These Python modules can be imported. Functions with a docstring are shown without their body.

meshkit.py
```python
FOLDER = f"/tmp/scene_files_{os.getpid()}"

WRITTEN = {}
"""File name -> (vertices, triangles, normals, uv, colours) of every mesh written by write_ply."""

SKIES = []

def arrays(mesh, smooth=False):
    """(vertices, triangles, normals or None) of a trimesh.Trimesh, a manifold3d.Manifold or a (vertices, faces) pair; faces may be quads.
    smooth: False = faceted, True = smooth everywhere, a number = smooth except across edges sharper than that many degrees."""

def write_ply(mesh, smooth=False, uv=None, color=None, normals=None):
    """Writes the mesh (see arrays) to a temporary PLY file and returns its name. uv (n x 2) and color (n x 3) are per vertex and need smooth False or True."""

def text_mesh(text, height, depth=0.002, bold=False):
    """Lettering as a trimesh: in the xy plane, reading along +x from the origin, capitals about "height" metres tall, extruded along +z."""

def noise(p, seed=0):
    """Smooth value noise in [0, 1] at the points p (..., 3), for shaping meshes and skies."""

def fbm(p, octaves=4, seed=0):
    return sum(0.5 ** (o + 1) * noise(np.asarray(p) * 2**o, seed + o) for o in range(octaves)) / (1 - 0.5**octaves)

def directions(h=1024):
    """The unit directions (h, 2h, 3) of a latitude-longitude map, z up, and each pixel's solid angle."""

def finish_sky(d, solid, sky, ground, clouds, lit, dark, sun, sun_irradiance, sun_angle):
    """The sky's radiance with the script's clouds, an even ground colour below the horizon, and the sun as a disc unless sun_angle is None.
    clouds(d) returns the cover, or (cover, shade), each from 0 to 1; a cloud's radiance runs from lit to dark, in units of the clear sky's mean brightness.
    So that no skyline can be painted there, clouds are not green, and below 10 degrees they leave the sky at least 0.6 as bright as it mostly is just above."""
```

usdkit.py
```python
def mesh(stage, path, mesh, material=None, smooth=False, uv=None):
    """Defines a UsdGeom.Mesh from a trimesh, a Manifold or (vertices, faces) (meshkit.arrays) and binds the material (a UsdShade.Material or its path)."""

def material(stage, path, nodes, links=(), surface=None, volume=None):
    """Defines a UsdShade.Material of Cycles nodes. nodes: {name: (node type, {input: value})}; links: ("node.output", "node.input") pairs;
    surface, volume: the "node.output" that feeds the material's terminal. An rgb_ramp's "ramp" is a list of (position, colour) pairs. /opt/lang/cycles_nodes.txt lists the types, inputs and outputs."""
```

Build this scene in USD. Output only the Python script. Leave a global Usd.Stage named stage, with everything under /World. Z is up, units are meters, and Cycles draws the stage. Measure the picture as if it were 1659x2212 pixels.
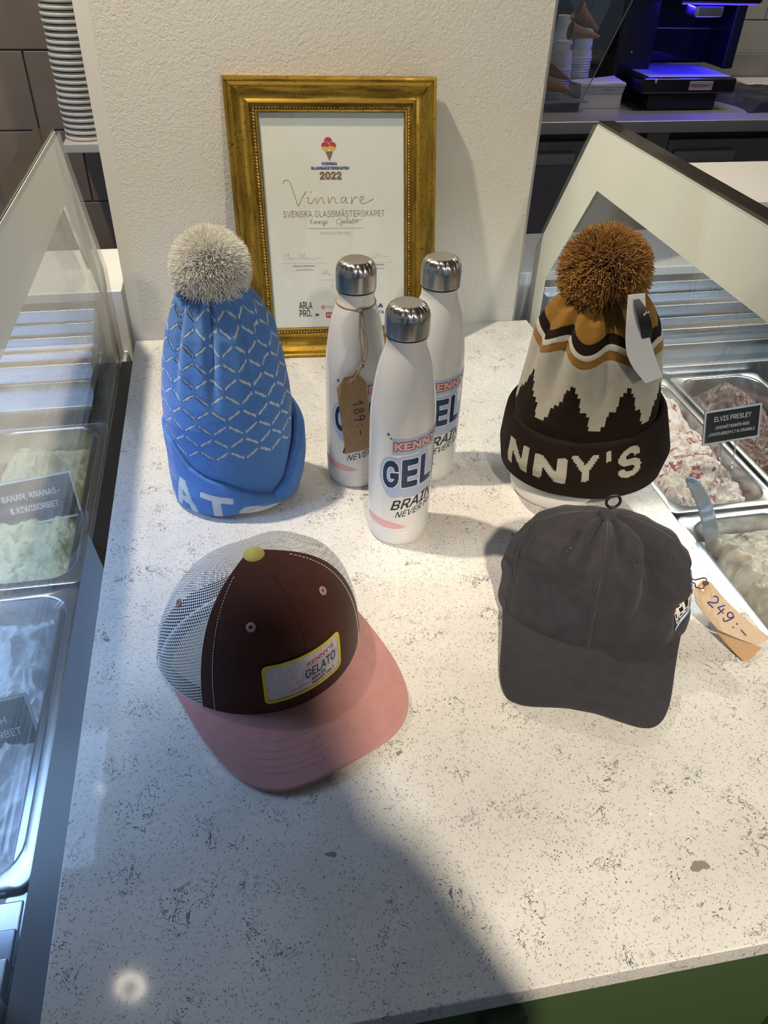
import math, numpy as np, trimesh, shapely, usdkit, meshkit
from shapely.geometry import Polygon, LineString, Point, box as sbox
from shapely import affinity
from shapely.ops import unary_union
from pxr import Usd, UsdGeom, UsdLux, UsdShade, Gf, Sdf, Vt

stage = Usd.Stage.CreateInMemory()
UsdGeom.SetStageUpAxis(stage, UsdGeom.Tokens.z)
UsdGeom.SetStageMetersPerUnit(stage, 1.0)
UsdGeom.Xform.Define(stage, '/World')
UsdGeom.Scope.Define(stage, '/World/Looks')
# All coordinates below are metres with z = 0 on the counter top; ZC lifts the whole place so that the floor is z = 0.
ZC = 0.95
rng = np.random.default_rng(7)

# ------------------------------------------------------------------ camera
cam = UsdGeom.Camera.Define(stage, '/World/camera')
cam.CreateHorizontalApertureAttr(36.0); cam.CreateVerticalApertureAttr(48.0)
cam.CreateFocalLengthAttr(36.0 * 1696.84 / 1659.0)
cam.CreateClippingRangeAttr(Gf.Vec2f(0.02, 60))
cam.CreateExposureAttr(0.0)
_r = (0.98312299, -0.18084194, 0.02766552); _u = (0.0906552, 0.61291501, 0.78493109); _w = (0.15890507, 0.76917578, -0.6189651)
cam.AddTransformOp().Set(Gf.Matrix4d(*_r, 0, *_u, 0, *[-x for x in _w], 0, 0.1720515, -1.24743215, 0.5935 + ZC, 1))

# ------------------------------------------------------------------ daylight and lamps
dome = UsdLux.DomeLight.Define(stage, '/World/sky_light')
dome.CreateIntensityAttr(0.085); dome.CreateColorAttr(Gf.Vec3f(0.62, 0.78, 1.0))

def ceiling_lamp_light(i, p, power, aim, cone, radius=0.026, color=(1.0, 0.86, 0.66), soft=0.7):
    l = UsdLux.SphereLight.Define(stage, '/World/spot_light_%03d' % i)
    l.CreateRadiusAttr(radius); l.CreateIntensityAttr(power); l.CreateColorAttr(Gf.Vec3f(*color)); l.CreateNormalizeAttr(True)
    sh = UsdLux.ShapingAPI.Apply(l.GetPrim()); sh.CreateShapingConeAngleAttr(cone); sh.CreateShapingConeSoftnessAttr(soft)
    d = np.array(aim, float) - np.array(p, float); d /= np.linalg.norm(d)
    z = -d; x = np.cross([0, 1, 0.02], z); x /= np.linalg.norm(x); y = np.cross(z, x)
    l.AddTransformOp().Set(Gf.Matrix4d(*x, 0, *y, 0, *z, 0, p[0], p[1], p[2] + ZC, 1))
    return l
LAMPS = [((-0.25, -0.33, 1.60), 33.0, (0.38, -0.02, 0.17), 31), ((0.21, -2.30, 1.62), 76.0, (0.46, -0.97, 0.0), 11.5), ((-0.42, 0.30, 1.66), 15.0, (-0.20, 0.75, 0.1), 30), ((1.05, -3.00, 1.64), 26.0, (0.30, 0.0, 0.28), 11.5)]
for i, (p, e, a, c) in enumerate(LAMPS):
    ceiling_lamp_light(i + 1, p, e, a, c, (0.024, 0.05, 0.03, 0.04)[i])
def strip(name, w, h, p, rot, power, color):
    l = UsdLux.RectLight.Define(stage, '/World/' + name)
    l.CreateWidthAttr(w); l.CreateHeightAttr(h); l.CreateIntensityAttr(power); l.CreateColorAttr(Gf.Vec3f(*color))
    l.AddTranslateOp().Set(Gf.Vec3d(p[0], p[1], p[2] + ZC)); l.AddRotateXYZOp().Set(Gf.Vec3f(*rot))
# LED strips under the top rails of the two gelato cases
strip('case_led_light_001', 0.60, 0.20, (-0.36, -0.62, 0.330), (0, 0, 0), 11.5, (0.38, 0.58, 1.0))
strip('case_led_light_002', 0.60, 0.15, (1.03, -0.37, 0.330), (0, 0, 0), 11.0, (0.84, 0.92, 1.0))
# kitchen ceiling panel over the steel bench
strip('kitchen_light', 1.2, 0.3, (2.2, 1.35, 1.72), (0, 0, 0), 14.0, (1.0, 0.90, 0.76))
# blue lit drip tray of the drinks machine
strip('machine_led_light', 0.22, 0.04, (1.87, 1.715, 0.318), (0, 0, 0), 130.0, (0.03, 0.02, 1.0))

# ------------------------------------------------------------------ helpers
_used = {}
def path_for(name, parent=None):
    base = (str(parent.GetPath()) if parent is not None else '/World') + '/' + name
    n = _used.get(base, 0); _used[base] = n + 1
    return base if n == 0 else base + '_%03d' % n
def tag(prim, label=None, cat=None, group=None, kind=None):
    for k, v in (('label', label), ('category', cat), ('group', group), ('kind', kind)):
        if v: prim.SetCustomDataByKey(k, v)
    return prim
_base = {}
def thing(name, label, cat, at, group=None, kind=None, rot=0.0):
    x = UsdGeom.Xform.Define(stage, path_for(name))
    x.AddTranslateOp().Set(Gf.Vec3d(at[0], at[1], at[2] + ZC))
    p = x.GetPrim(); _base[str(p.GetPath())] = np.array([at[0], at[1], at[2] + ZC])
    return tag(p, label, cat, group, kind)
def base_of(parent):
    s = str(parent.GetPath())
    while s not in _base: s = s.rsplit('/', 1)[0]
    return _base[s]
def tm(m):
    if isinstance(m, trimesh.Trimesh): return m
    if isinstance(m, (tuple, list)):
        v, f = np.asarray(m[0], float), np.asarray(m[1], int)
        if f.shape[1] == 4: f = np.vstack([f[:, [0, 1, 2]], f[:, [0, 2, 3]]])
        return trimesh.Trimesh(v, f, process=False)
    a = m.to_mesh(); return trimesh.Trimesh(a.vert_properties[:, :3], a.tri_verts, process=False)
def obj(name, mesh, material, parent=None, smooth=35, uv=None, label=None, cat=None, group=None, kind=None):
    """One Mesh prim; vertices given in place coordinates."""
    m = tm(mesh).copy()
    if parent is None:
        at = m.bounds.mean(0); at[2] = m.bounds[0, 2]
        m.apply_translation(-at)
        p = usdkit.mesh(stage, path_for(name), m, material, smooth, uv)
        p.AddTranslateOp().Set(Gf.Vec3d(at[0], at[1], at[2] + ZC))
    else:
        v = np.array(m.vertices); v[:, 2] += ZC; v -= base_of(parent)
        m = trimesh.Trimesh(v, m.faces, process=False)
        p = usdkit.mesh(stage, path_for(name, parent), m, material, smooth, uv)
    return tag(p.GetPrim(), label, cat, group, kind)
def struct(name, mesh, material, smooth=35, label=None):
    return obj(name, mesh, material, None, smooth, label=label, kind='structure')
def copy_of(src, at, label=None, group=None, rotz=0.0, cat=None):
    was = src.GetCustomData()
    x = UsdGeom.Xform.Define(stage, path_for(src.GetName()))
    x.GetPrim().GetReferences().AddInternalReference(src.GetPath()); 
    x.ClearXformOpOrder(); x.AddTranslateOp().Set(Gf.Vec3d(at[0], at[1], at[2] + ZC)); x.AddRotateZOp().Set(rotz)
    x.GetPrim().SetInstanceable(True)
    return tag(x.GetPrim(), label or was['label'], cat or was['category'], group or was.get('group'))
cat_ = trimesh.util.concatenate
def box(x0, x1, y0, y1, z0, z1):
    b = trimesh.creation.box((x1 - x0, y1 - y0, z1 - z0)); b.apply_translation(((x0 + x1) / 2, (y0 + y1) / 2, (z0 + z1) / 2)); return b
def rbox(x0, x1, y0, y1, z0, z1, r=0.002, n=3):
    """Box with rounded edges (hull of eight small spheres)."""
    r = min(r, (x1 - x0) * .49, (y1 - y0) * .49, (z1 - z0) * .49)
    s = trimesh.creation.icosphere(1, r).vertices
    pts = np.concatenate([s + (x, y, z) for x in (x0 + r, x1 - r) for y in (y0 + r, y1 - r) for z in (z0 + r, z1 - r)])
    return trimesh.convex.convex_hull(pts)
def grid_faces(nu, nv, wrap=False):
    """Quads of an nv x nu vertex grid (rows v, columns u)."""
    i = np.arange(nv - 1)[:, None]; j = np.arange(nu if wrap else nu - 1)[None, :]
    a = i * nu + j; b = i * nu + (j + 1) % nu
    return np.stack([a, b, b + nu, a + nu], -1).reshape(-1, 4)
def lathe(profile, n=64, at=(0, 0, 0), cap=False):
    pr = np.asarray(profile, float); t = np.linspace(0, 2 * np.pi, n, endpoint=False)
    v = np.stack([pr[:, 0, None] * np.cos(t), pr[:, 0, None] * np.sin(t), np.repeat(pr[:, 1, None], n, 1)], -1).reshape(-1, 3) + at
    return tm((v, grid_faces(n, len(pr), True)))
def tube(pts, r, n=8, closed=False):
    p = np.asarray(pts, float); m = len(p)
    rr = np.broadcast_to(np.asarray(r, float), (m,))
    d = (np.roll(p, -1, 0) - np.roll(p, 1, 0)) if closed else np.gradient(p, axis=0)
    d /= np.linalg.norm(d, axis=1, keepdims=True) + 1e-12
    ref = np.array([0.13, 0.31, 0.94]); x = np.cross(d, ref); x /= np.linalg.norm(x, axis=1, keepdims=True) + 1e-9; y = np.cross(d, x)
    t = np.linspace(0, 2 * np.pi, n, endpoint=False)
    v = p[:, None] + rr[:, None, None] * (x[:, None] * np.cos(t)[None, :, None] + y[:, None] * np.sin(t)[None, :, None])
    v = v.reshape(-1, 3)
    if closed:
        v = np.vstack([v, v[:n]]); f = grid_faces(n, m + 1, True); return tm((v, f))
    f = grid_faces(n, m, True); f = np.vstack([f[:, [0, 1, 2]], f[:, [0, 2, 3]]])
    c0, c1 = len(v), len(v) + 1; v = np.vstack([v, p[0], p[-1]])
    k = np.arange(n); f = np.vstack([f, np.stack([np.full(n, c0), (k + 1) % n, k], 1), np.stack([np.full(n, c1), (m - 1) * n + k, (m - 1) * n + (k + 1) % n], 1)])
    return tm((v, f))
def spline(pts, n=40, closed=False):
    from scipy.interpolate import CubicSpline
    p = np.asarray(pts, float)
    if closed: p = np.vstack([p, p[:1]])
    s = np.r_[0, np.cumsum(np.linalg.norm(np.diff(p, axis=0), axis=1))]
    c = CubicSpline(s, p, bc_type='periodic' if closed else 'natural')
    return c(np.linspace(0, s[-1], n, endpoint=not closed))
def flat(geom):
    """Triangles (v2, f) of a shapely polygon or multipolygon."""
    vs, fs, o = [], [], 0
    for g in getattr(geom, 'geoms', [geom]):
        if g.is_empty or g.area < 1e-12 or g.geom_type != 'Polygon': continue
        v, f = trimesh.creation.triangulate_polygon(g, engine='earcut')
        vs.append(v); fs.append(f + o); o += len(v)
    return np.vstack(vs), np.vstack(fs)
def decal(geom, fn, edge=0.004, up=True):
    """Flat print: the polygons carried onto a surface by fn(N x 2) -> N x 3."""
    v, f = flat(geom); v = np.c_[v, np.zeros(len(v))]
    if edge: v, f = trimesh.remesh.subdivide_to_size(v, f, edge, max_iter=12)
    m = trimesh.Trimesh(fn(v[:, :2]), f, process=False)
    return m
def words(text, h, bold=False, sx=1.0, shear=0.0):
    """Lettering as shapely polygons, capitals h tall, origin at the left end of the baseline."""
    m = meshkit.text_mesh(text, h, 0.001, bold)
    t = m.triangles; top = t[(t[:, :, 2] > 0.0005).all(1)][:, :, :2]
    g = unary_union([Polygon(q).buffer(1e-6) for q in top]).simplify(h * 0.012)
    return affinity.affine_transform(g, [sx, shear, 0, 1, 0, 0])
def centred(g, x, y):
    b = g.bounds; return affinity.translate(g, x - (b[0] + b[2]) / 2, y - b[1])
def stroke(pts, w, n=40):
    return LineString(spline(pts, n)).buffer(w / 2, 4) if len(pts) > 2 else LineString(pts).buffer(w / 2, 4)
def rrect(x0, x1, y0, y1, r):
    return sbox(x0 + r, y0 + r, x1 - r, y1 - r).buffer(r, 8)

# ------------------------------------------------------------------ materials
def mat(name, color, rough=0.5, metallic=0.0, bump=None, vary=None, **kw):
    """principled; bump=(scale, strength, distance), vary=(scale, colour2, lo, hi) blends in a second colour by noise."""
    n = {'p': ('principled_bsdf', dict({'base_color': color, 'roughness': rough, 'metallic': metallic}, **kw))}
    l = []
    if bump or vary: n['g'] = ('texture_coordinate', {})
    if vary:
        n['vn'] = ('noise_texture', {'scale': vary[0], 'detail': 5.0, 'roughness': 0.6})
        n['vr'] = ('map_range', {'from_min': vary[2], 'from_max': vary[3], 'clamp': True})
        n['vm'] = ('mix_color', {'a': color, 'b': vary[1]})
        l += [('g.object', 'vn.vector'), ('vn.fac', 'vr.value'), ('vr.result', 'vm.fac'), ('vm.result', 'p.base_color')]
    if bump:
        n['bn'] = ('noise_texture', {'scale': bump[0], 'detail': 3.0})
        n['b'] = ('bump', {'strength': bump[1], 'distance': bump[2]})
        l += [('g.object', 'bn.vector'), ('bn.fac', 'b.height'), ('b.normal', 'p.normal')]
    return usdkit.material(stage, '/World/Looks/' + name, n, l, 'p.BSDF')
def glass_mat(name, tint=(0.97, 0.985, 0.98), rough=0.0, f0=0.04, k=0.9):
    """Thin pane: clear, mixed with mirror by Schlick's term of the angle to either face."""
    n = {'t': ('transparent_bsdf', {'color': tint}), 'g': ('glossy_bsdf', {'color': (1, 1, 1), 'roughness': rough}), 'm': ('mix_closure', {}), 'ge': ('geometry', {}),
         'd': ('vector_math', {'math_type': 'dot_product'}), 'a': ('math', {'math_type': 'absolute'}), 's': ('math', {'math_type': 'subtract', 'value1': 1.0}), 'p': ('math', {'math_type': 'power', 'value2': 5.0}), 'f': ('math', {'math_type': 'multiply_add', 'value2': k, 'value3': f0})}
    return usdkit.material(stage, '/World/Looks/' + name, n, [('ge.normal', 'd.vector1'), ('ge.incoming', 'd.vector2'), ('d.value', 'a.value1'), ('a.value', 's.value2'), ('s.value', 'p.value1'), ('p.value', 'f.value1'),
        ('f.value', 'm.fac'), ('t.BSDF', 'm.closure1'), ('g.BSDF', 'm.closure2')], 'm.closure')
def cloth(name, color, color2=None, weave=900.0, strength=0.25, sheen=0.25):
    """Woven cloth: fine crossed threads as relief, slight tone variation."""
    c2 = color2 or tuple(c * 0.8 for c in color)
    n = {'g': ('texture_coordinate', {}), 'w': ('wave_texture', {'scale': weave, 'distortion': 1.0, 'bands_direction': 'diagonal'}), 'n': ('noise_texture', {'scale': 90.0, 'detail': 6.0, 'roughness': 0.7}),
         'r': ('map_range', {'from_min': 0.35, 'from_max': 0.65, 'clamp': True}), 'm': ('mix_color', {'a': color, 'b': c2}), 'b': ('bump', {'strength': strength, 'distance': 0.0004}),
         'p': ('principled_bsdf', {'roughness': 0.92, 'sheen_weight': sheen, 'sheen_roughness': 0.5, 'specular_ior_level': 0.15})}
    l = [('g.object', 'w.vector'), ('g.object', 'n.vector'), ('n.fac', 'r.value'), ('r.result', 'm.fac'), ('m.result', 'p.base_color'), ('w.fac', 'b.height'), ('b.normal', 'p.normal')]
    return usdkit.material(stage, '/World/Looks/' + name, n, l, 'p.BSDF')
M = {}
M['white_print'] = mat('white_print', (0.88, 0.88, 0.87), 0.5)
M['black'] = mat('black', (0.012, 0.012, 0.013), 0.35)
M['black_gloss'] = mat('black_gloss', (0.008, 0.008, 0.009), 0.08)
M['ink'] = mat('ink', (0.03, 0.03, 0.045), 0.5)
M['glass'] = glass_mat('glass')
M['steel'] = mat('steel', (0.62, 0.63, 0.64), 0.28, 1.0, bump=(30, 0.05, 0.001))
M['steel_dark'] = mat('steel_dark', (0.42, 0.41, 0.40), 0.35, 1.0, vary=(6, (0.30, 0.29, 0.28), 0.35, 0.65))
M['steel_case'] = mat('steel_case', (0.40, 0.44, 0.50), 0.20, 1.0)
M['filler'] = mat('filler_grey', (.17, .20, .235), .25)
def noisy(name, nodes, links, surf='p.BSDF'):
    M[name] = usdkit.material(stage, '/World/Looks/' + name, nodes, links, surf)
# quartz worktop: warm white ground, grey specks and short dark worm-like marks
noisy('quartz', {'g': ('texture_coordinate', {}),
    'cl': ('noise_texture', {'scale': 9.0, 'detail': 4.0}), 'clr': ('map_range', {'from_min': 0.40, 'from_max': 0.66, 'clamp': True}),
    'dn': ('noise_texture', {'scale': 420.0, 'detail': 1.0}), 'dm': ('vector_math', {'math_type': 'multiply_add', 'vector2': (.0042, .0042, 0)}), 'v1': ('voronoi_texture', {'scale': 520.0, 'feature': 'f1'}), 'v1r': ('map_range', {'from_min': 0.22, 'from_max': 0.32, 'to_min': 1.0, 'to_max': 0.0, 'clamp': True}),
    'n1': ('noise_texture', {'scale': 160.0, 'detail': 2.0}), 'n1r': ('map_range', {'from_min': 0.38, 'from_max': 0.48, 'clamp': True}),
    'wn': ('noise_texture', {'scale': 40.0, 'detail': 5.0, 'roughness': 0.60, 'distortion': 1.2}), 'ws': ('math', {'math_type': 'subtract', 'value2': 0.5}), 'wa': ('math', {'math_type': 'absolute'}),
    'wr': ('map_range', {'from_min': 0.002, 'from_max': 0.014, 'to_min': 1.0, 'to_max': 0.0, 'clamp': True}),
    'k': ('noise_texture', {'scale': 34.0, 'detail': 3.0}), 'kr': ('map_range', {'from_min': 0.53, 'from_max': 0.63, 'clamp': True}),
    'm1': ('math', {'math_type': 'multiply'}), 'm2': ('math', {'math_type': 'multiply'}), 'mx': ('math', {'math_type': 'maximum'}), 'ms': ('math', {'math_type': 'multiply', 'value2': 0.97}),
    'ma': ('math', {'math_type': 'multiply_add', 'value2': 0.35, 'value3': 0.68}), 'mk': ('math', {'math_type': 'multiply'}),
    'base': ('mix_color', {'a': (0.72, 0.71, 0.69), 'b': (0.63, 0.615, 0.59)}), 'col': ('mix_color', {'b': (0.10, 0.10, 0.11)}),
    'p': ('principled_bsdf', {'roughness': 0.07, 'specular_ior_level': 0.5})},
    [('g.object', x + '.vector') for x in ('cl', 'dn', 'n1', 'wn', 'k')] + [('dn.color', 'dm.vector1'), ('g.object', 'dm.vector3'), ('dm.vector', 'v1.vector')] +
    [('cl.fac', 'clr.value'), ('clr.result', 'base.fac'), ('v1.distance', 'v1r.value'), ('n1.fac', 'n1r.value'), ('v1r.result', 'm1.value1'), ('n1r.result', 'm1.value2'),
     ('wn.fac', 'ws.value1'), ('ws.value', 'wa.value1'), ('wa.value', 'wr.value'), ('k.fac', 'kr.value'), ('wr.result', 'm2.value1'), ('kr.result', 'm2.value2'),
     ('kr.result', 'ma.value1'), ('m1.value', 'mk.value1'), ('ma.value', 'mk.value2'),
     ('mk.value', 'mx.value1'), ('m2.value', 'mx.value2'), ('mx.value', 'ms.value1'), ('ms.value', 'col.fac'), ('base.result', 'col.a'), ('col.result', 'p.base_color')])
# rough rolled plaster on the pillar: stippled relief
noisy('plaster', {'g': ('texture_coordinate', {}), 'n': ('noise_texture', {'scale': 210.0, 'detail': 3.0, 'roughness': 0.55, 'distortion': 0.8}), 'b': ('bump', {'strength': 0.42, 'distance': 0.0024}),
    'p': ('principled_bsdf', {'base_color': (0.66, 0.64, 0.58), 'roughness': 0.8, 'specular_ior_level': 0.25})}, [('g.object', 'n.vector'), ('n.fac', 'b.height'), ('b.normal', 'p.normal')])
M['plaster_bead'] = mat('plaster_bead', (0.66, 0.64, 0.58), 0.7, bump=(300, 0.1, 0.001))
# aged gold leaf: bright gold worn to dark brown along the grain
def gold(name, sc):
    noisy(name, {'g': ('texture_coordinate', {}), 'm': ('mapping', {'scale': sc}), 'n': ('noise_texture', {'scale': 30.0, 'detail': 8.0, 'roughness': 0.72}), 'r': ('map_range', {'from_min': 0.40, 'from_max': 0.62, 'clamp': True}),
        'n2': ('noise_texture', {'scale': 260.0, 'detail': 2.0}), 'r2': ('map_range', {'from_min': 0.60, 'from_max': 0.68, 'clamp': True}), 'mx': ('math', {'math_type': 'maximum'}), 'r3': ('math', {'math_type': 'multiply', 'value2': 0.75}),
        'c': ('mix_color', {'a': (0.43, 0.27, 0.036), 'b': (0.060, 0.036, 0.008)}), 'rr': ('map_range', {'to_min': 0.30, 'to_max': 0.6}), 'b': ('bump', {'strength': 0.2, 'distance': 0.001}),
        'p': ('principled_bsdf', {'metallic': 0.8})},
        [('g.object', 'm.vector'), ('m.vector', 'n.vector'), ('g.object', 'n2.vector'), ('n.fac', 'r.value'), ('n2.fac', 'r2.value'), ('r.result', 'mx.value1'), ('r2.result', 'mx.value2'), ('mx.value', 'r3.value1'), ('r3.value', 'c.fac'), ('c.result', 'p.base_color'), ('r.result', 'rr.value'), ('rr.result', 'p.roughness'), ('n.fac', 'b.height'), ('b.normal', 'p.normal')])
gold('gold_h', (0.25, 2.0, 2.0)); gold('gold_v', (2.0, 2.0, 0.25))
M['gold_dark'] = mat('gold_dark', (0.10, 0.055, 0.03), 0.45, 0.6)
M['gold_bead'] = mat('gold_bead', (0.62, 0.42, 0.14), 0.35, 0.8, vary=(120, (0.2, 0.11, 0.03), 0.45, 0.65))
M['green_panel'] = mat('green_panel', (0.050, 0.085, 0.032), 0.5, bump=(60, 0.1, 0.001))
M['tile_warm'] = mat('tile_warm', (0.30, 0.245, 0.205), 0.35, vary=(5, (0.26, 0.215, 0.18), 0.4, 0.6))
M['grout'] = mat('grout', (0.17, 0.14, 0.12), 0.9)
M['tile_grey'] = mat('tile_grey', (0.40, 0.39, 0.36), 0.25, vary=(4, (0.36, 0.35, 0.32), 0.4, 0.6))
M['grout_grey'] = mat('grout_grey', (0.12, 0.12, 0.11), 0.9)
M['floor'] = mat('floor_tile', (0.10, 0.095, 0.09), 0.4)
M['ceiling'] = mat('ceiling_paint', (0.35, 0.34, 0.32), 0.9)
M['white_shelf'] = mat('white_shelf', (0.78, 0.76, 0.72), 0.45)
M['paper_cup'] = mat('paper_cup', (0.82, 0.80, 0.77), 0.5)
# ------------------------------------------------------------------ setting
struct('floor', box(-3, 4, -6, 3, -.97, -.95), M['floor'])
# pillar of rolled plaster with smooth corner beads
pil = thing('wall_centre', 'rough cream plaster pillar wall behind the counter', None, (0.33, 0.0, -.95), kind='structure')
obj('plaster_face', box(.0175, .6505, 0.0, .5, -.95, 1.75), M['plaster'], pil)
def prism(poly, z0, z1):
    m = trimesh.creation.extrude_polygon(Polygon(poly), z1 - z0, engine='earcut'); m.apply_translation((0, 0, z0)); return m
obj('corner_bead', prism([(.0178, .0005), (.0175, .4), (-.004, .4), (-.004, .016)], -.95, 1.75), M['plaster_bead'], pil)
obj('corner_bead', prism([(.6502, .0005), (.664, .024), (.664, .4), (.6505, .4)], -.95, 1.75), M['plaster_bead'], pil)

# tiled wall on the left: separate tiles over grout
def tiled(name, x0, x1, z0, z1, y, tw, th, mt, mg, gap=.0035, off=.5, zo=0.0, xo=0.0, facing=-1):
    w = thing(name, None, None, ((x0 + x1) / 2, y, z0), kind='structure')
    obj('grout', box(x0, x1, y, y + .05, z0, z1), mg, w)
    row = 0; z = zo
    while z > z0: z -= th; row -= 1
    while z < z1:
        x = xo + (row % 2) * off * tw
        while x > x0: x -= tw
        while x < x1:
            a, b, c, d = max(x + gap / 2, x0), min(x + tw - gap / 2, x1), max(z + gap / 2, z0), min(z + th - gap / 2, z1)
            if b - a > .01 and d - c > .01:
                t = rbox(a, b, y - .006 - rng.uniform(0, .0006), y + .004, c, d, .0018); obj('tile', t, mt, w, smooth=40)
            x += tw
        z += th; row += 1
    return w
tiled('wall_left', -1.05, .05, -.50, .75, .90, .212, .1665, M['tile_warm'], M['grout'], zo=.1265, xo=-.2535, off=.42)
tiled('wall_back', 1.9, 3.5, .10, 1.0, 2.25, .30, .24, M['tile_grey'], M['grout_grey'], zo=.22, xo=2.44)
struct('wall_far', cat_([box(.2, 1.9, 2.25, 2.30, -.95, 1.75), box(1.9, 4, 2.25, 2.30, 1.0, 1.75), box(1.9, 4, 2.25, 2.30, -.95, .10)]), mat('dark_wall', (.05, .048, .045), .6))
struct('wall_right', box(3.5, 3.55, -2.6, 2.25, -.95, 1.75), mat('side_wall', (.30, .29, .27), .8))
struct('ceiling', box(-3, 4, -2.6, 3, 1.75, 1.79), M['ceiling'])

# ------------------------------------------------------------------ counter
ctr = thing('counter', 'white speckled quartz counter with green front between the two gelato cases', 'counter', (.339, -.525, -.95))
obj('worktop', rbox(0, .678, -1.05, -.0005, -.022, 0, .0012), M['quartz'], ctr, smooth=40)
obj('cabinet_body', box(.012, .666, -1.028, -.01, -.85, -.0225), M['green_panel'], ctr)
obj('front_panel', rbox(.004, .674, -1.046, -1.028, -.84, -.0225, .002), M['green_panel'], ctr)
obj('front_batten', prism([(.30, -1.056), (.33, -1.056), (.33, -1.046), (.30, -1.046)], -.84, -.03), M['green_panel'], ctr)
obj('front_batten', prism([(.578, -1.056), (.606, -1.056), (.606, -1.046), (.578, -1.046)], -.84, -.03), M['green_panel'], ctr)
obj('plinth', box(.03, .648, -1.0, -.03, -.95, -.85), M['black'], ctr)
fl = affinity.scale(Point(0, 0).buffer(1, 6), .0062, .0050)
M['fleck'] = mat('fleck', (.27, .235, .20), .3)
def blob(x, y, rx, ry, seed, rot=0):
    a = np.linspace(0, 2 * np.pi, 22, endpoint=False); r = 1 + .28 * np.sin(2 * a + seed) + .16 * np.sin(3 * a + 2.1 * seed) + .1 * np.sin(5 * a + seed * 3)
    return affinity.translate(affinity.rotate(Polygon(np.c_[rx * r * np.cos(a), ry * r * np.sin(a)]), rot), x, y)
for x, y, rx, ry, sd in ((.4885, -.988, .0062, .0050, 1.3), (.2048, -.9303, .0036, .0024, 2.2), (.2756, -.8486, .0026, .0022, .4), (.0126, -.672, .0030, .0022, 3.1)):
    obj('mineral_fleck', decal(blob(x, y, rx, ry, sd), lambda p: np.c_[p, np.full(len(p), .00025)], None), M['fleck'], ctr, smooth=False)
M['crystal'] = mat('crystal', (.95, .95, .95), .15, emission_strength=0.0)
for x, y in ((.085, -.90), (.110, -.845), (.355, -.985), (.21, -1.01), (.47, -.94)):
    obj('mineral_fleck', decal(blob(x, y, .0012, .0009, x * 40), lambda p: np.c_[p, np.full(len(p), .00025)], None), M['crystal'], ctr, smooth=False)

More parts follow.
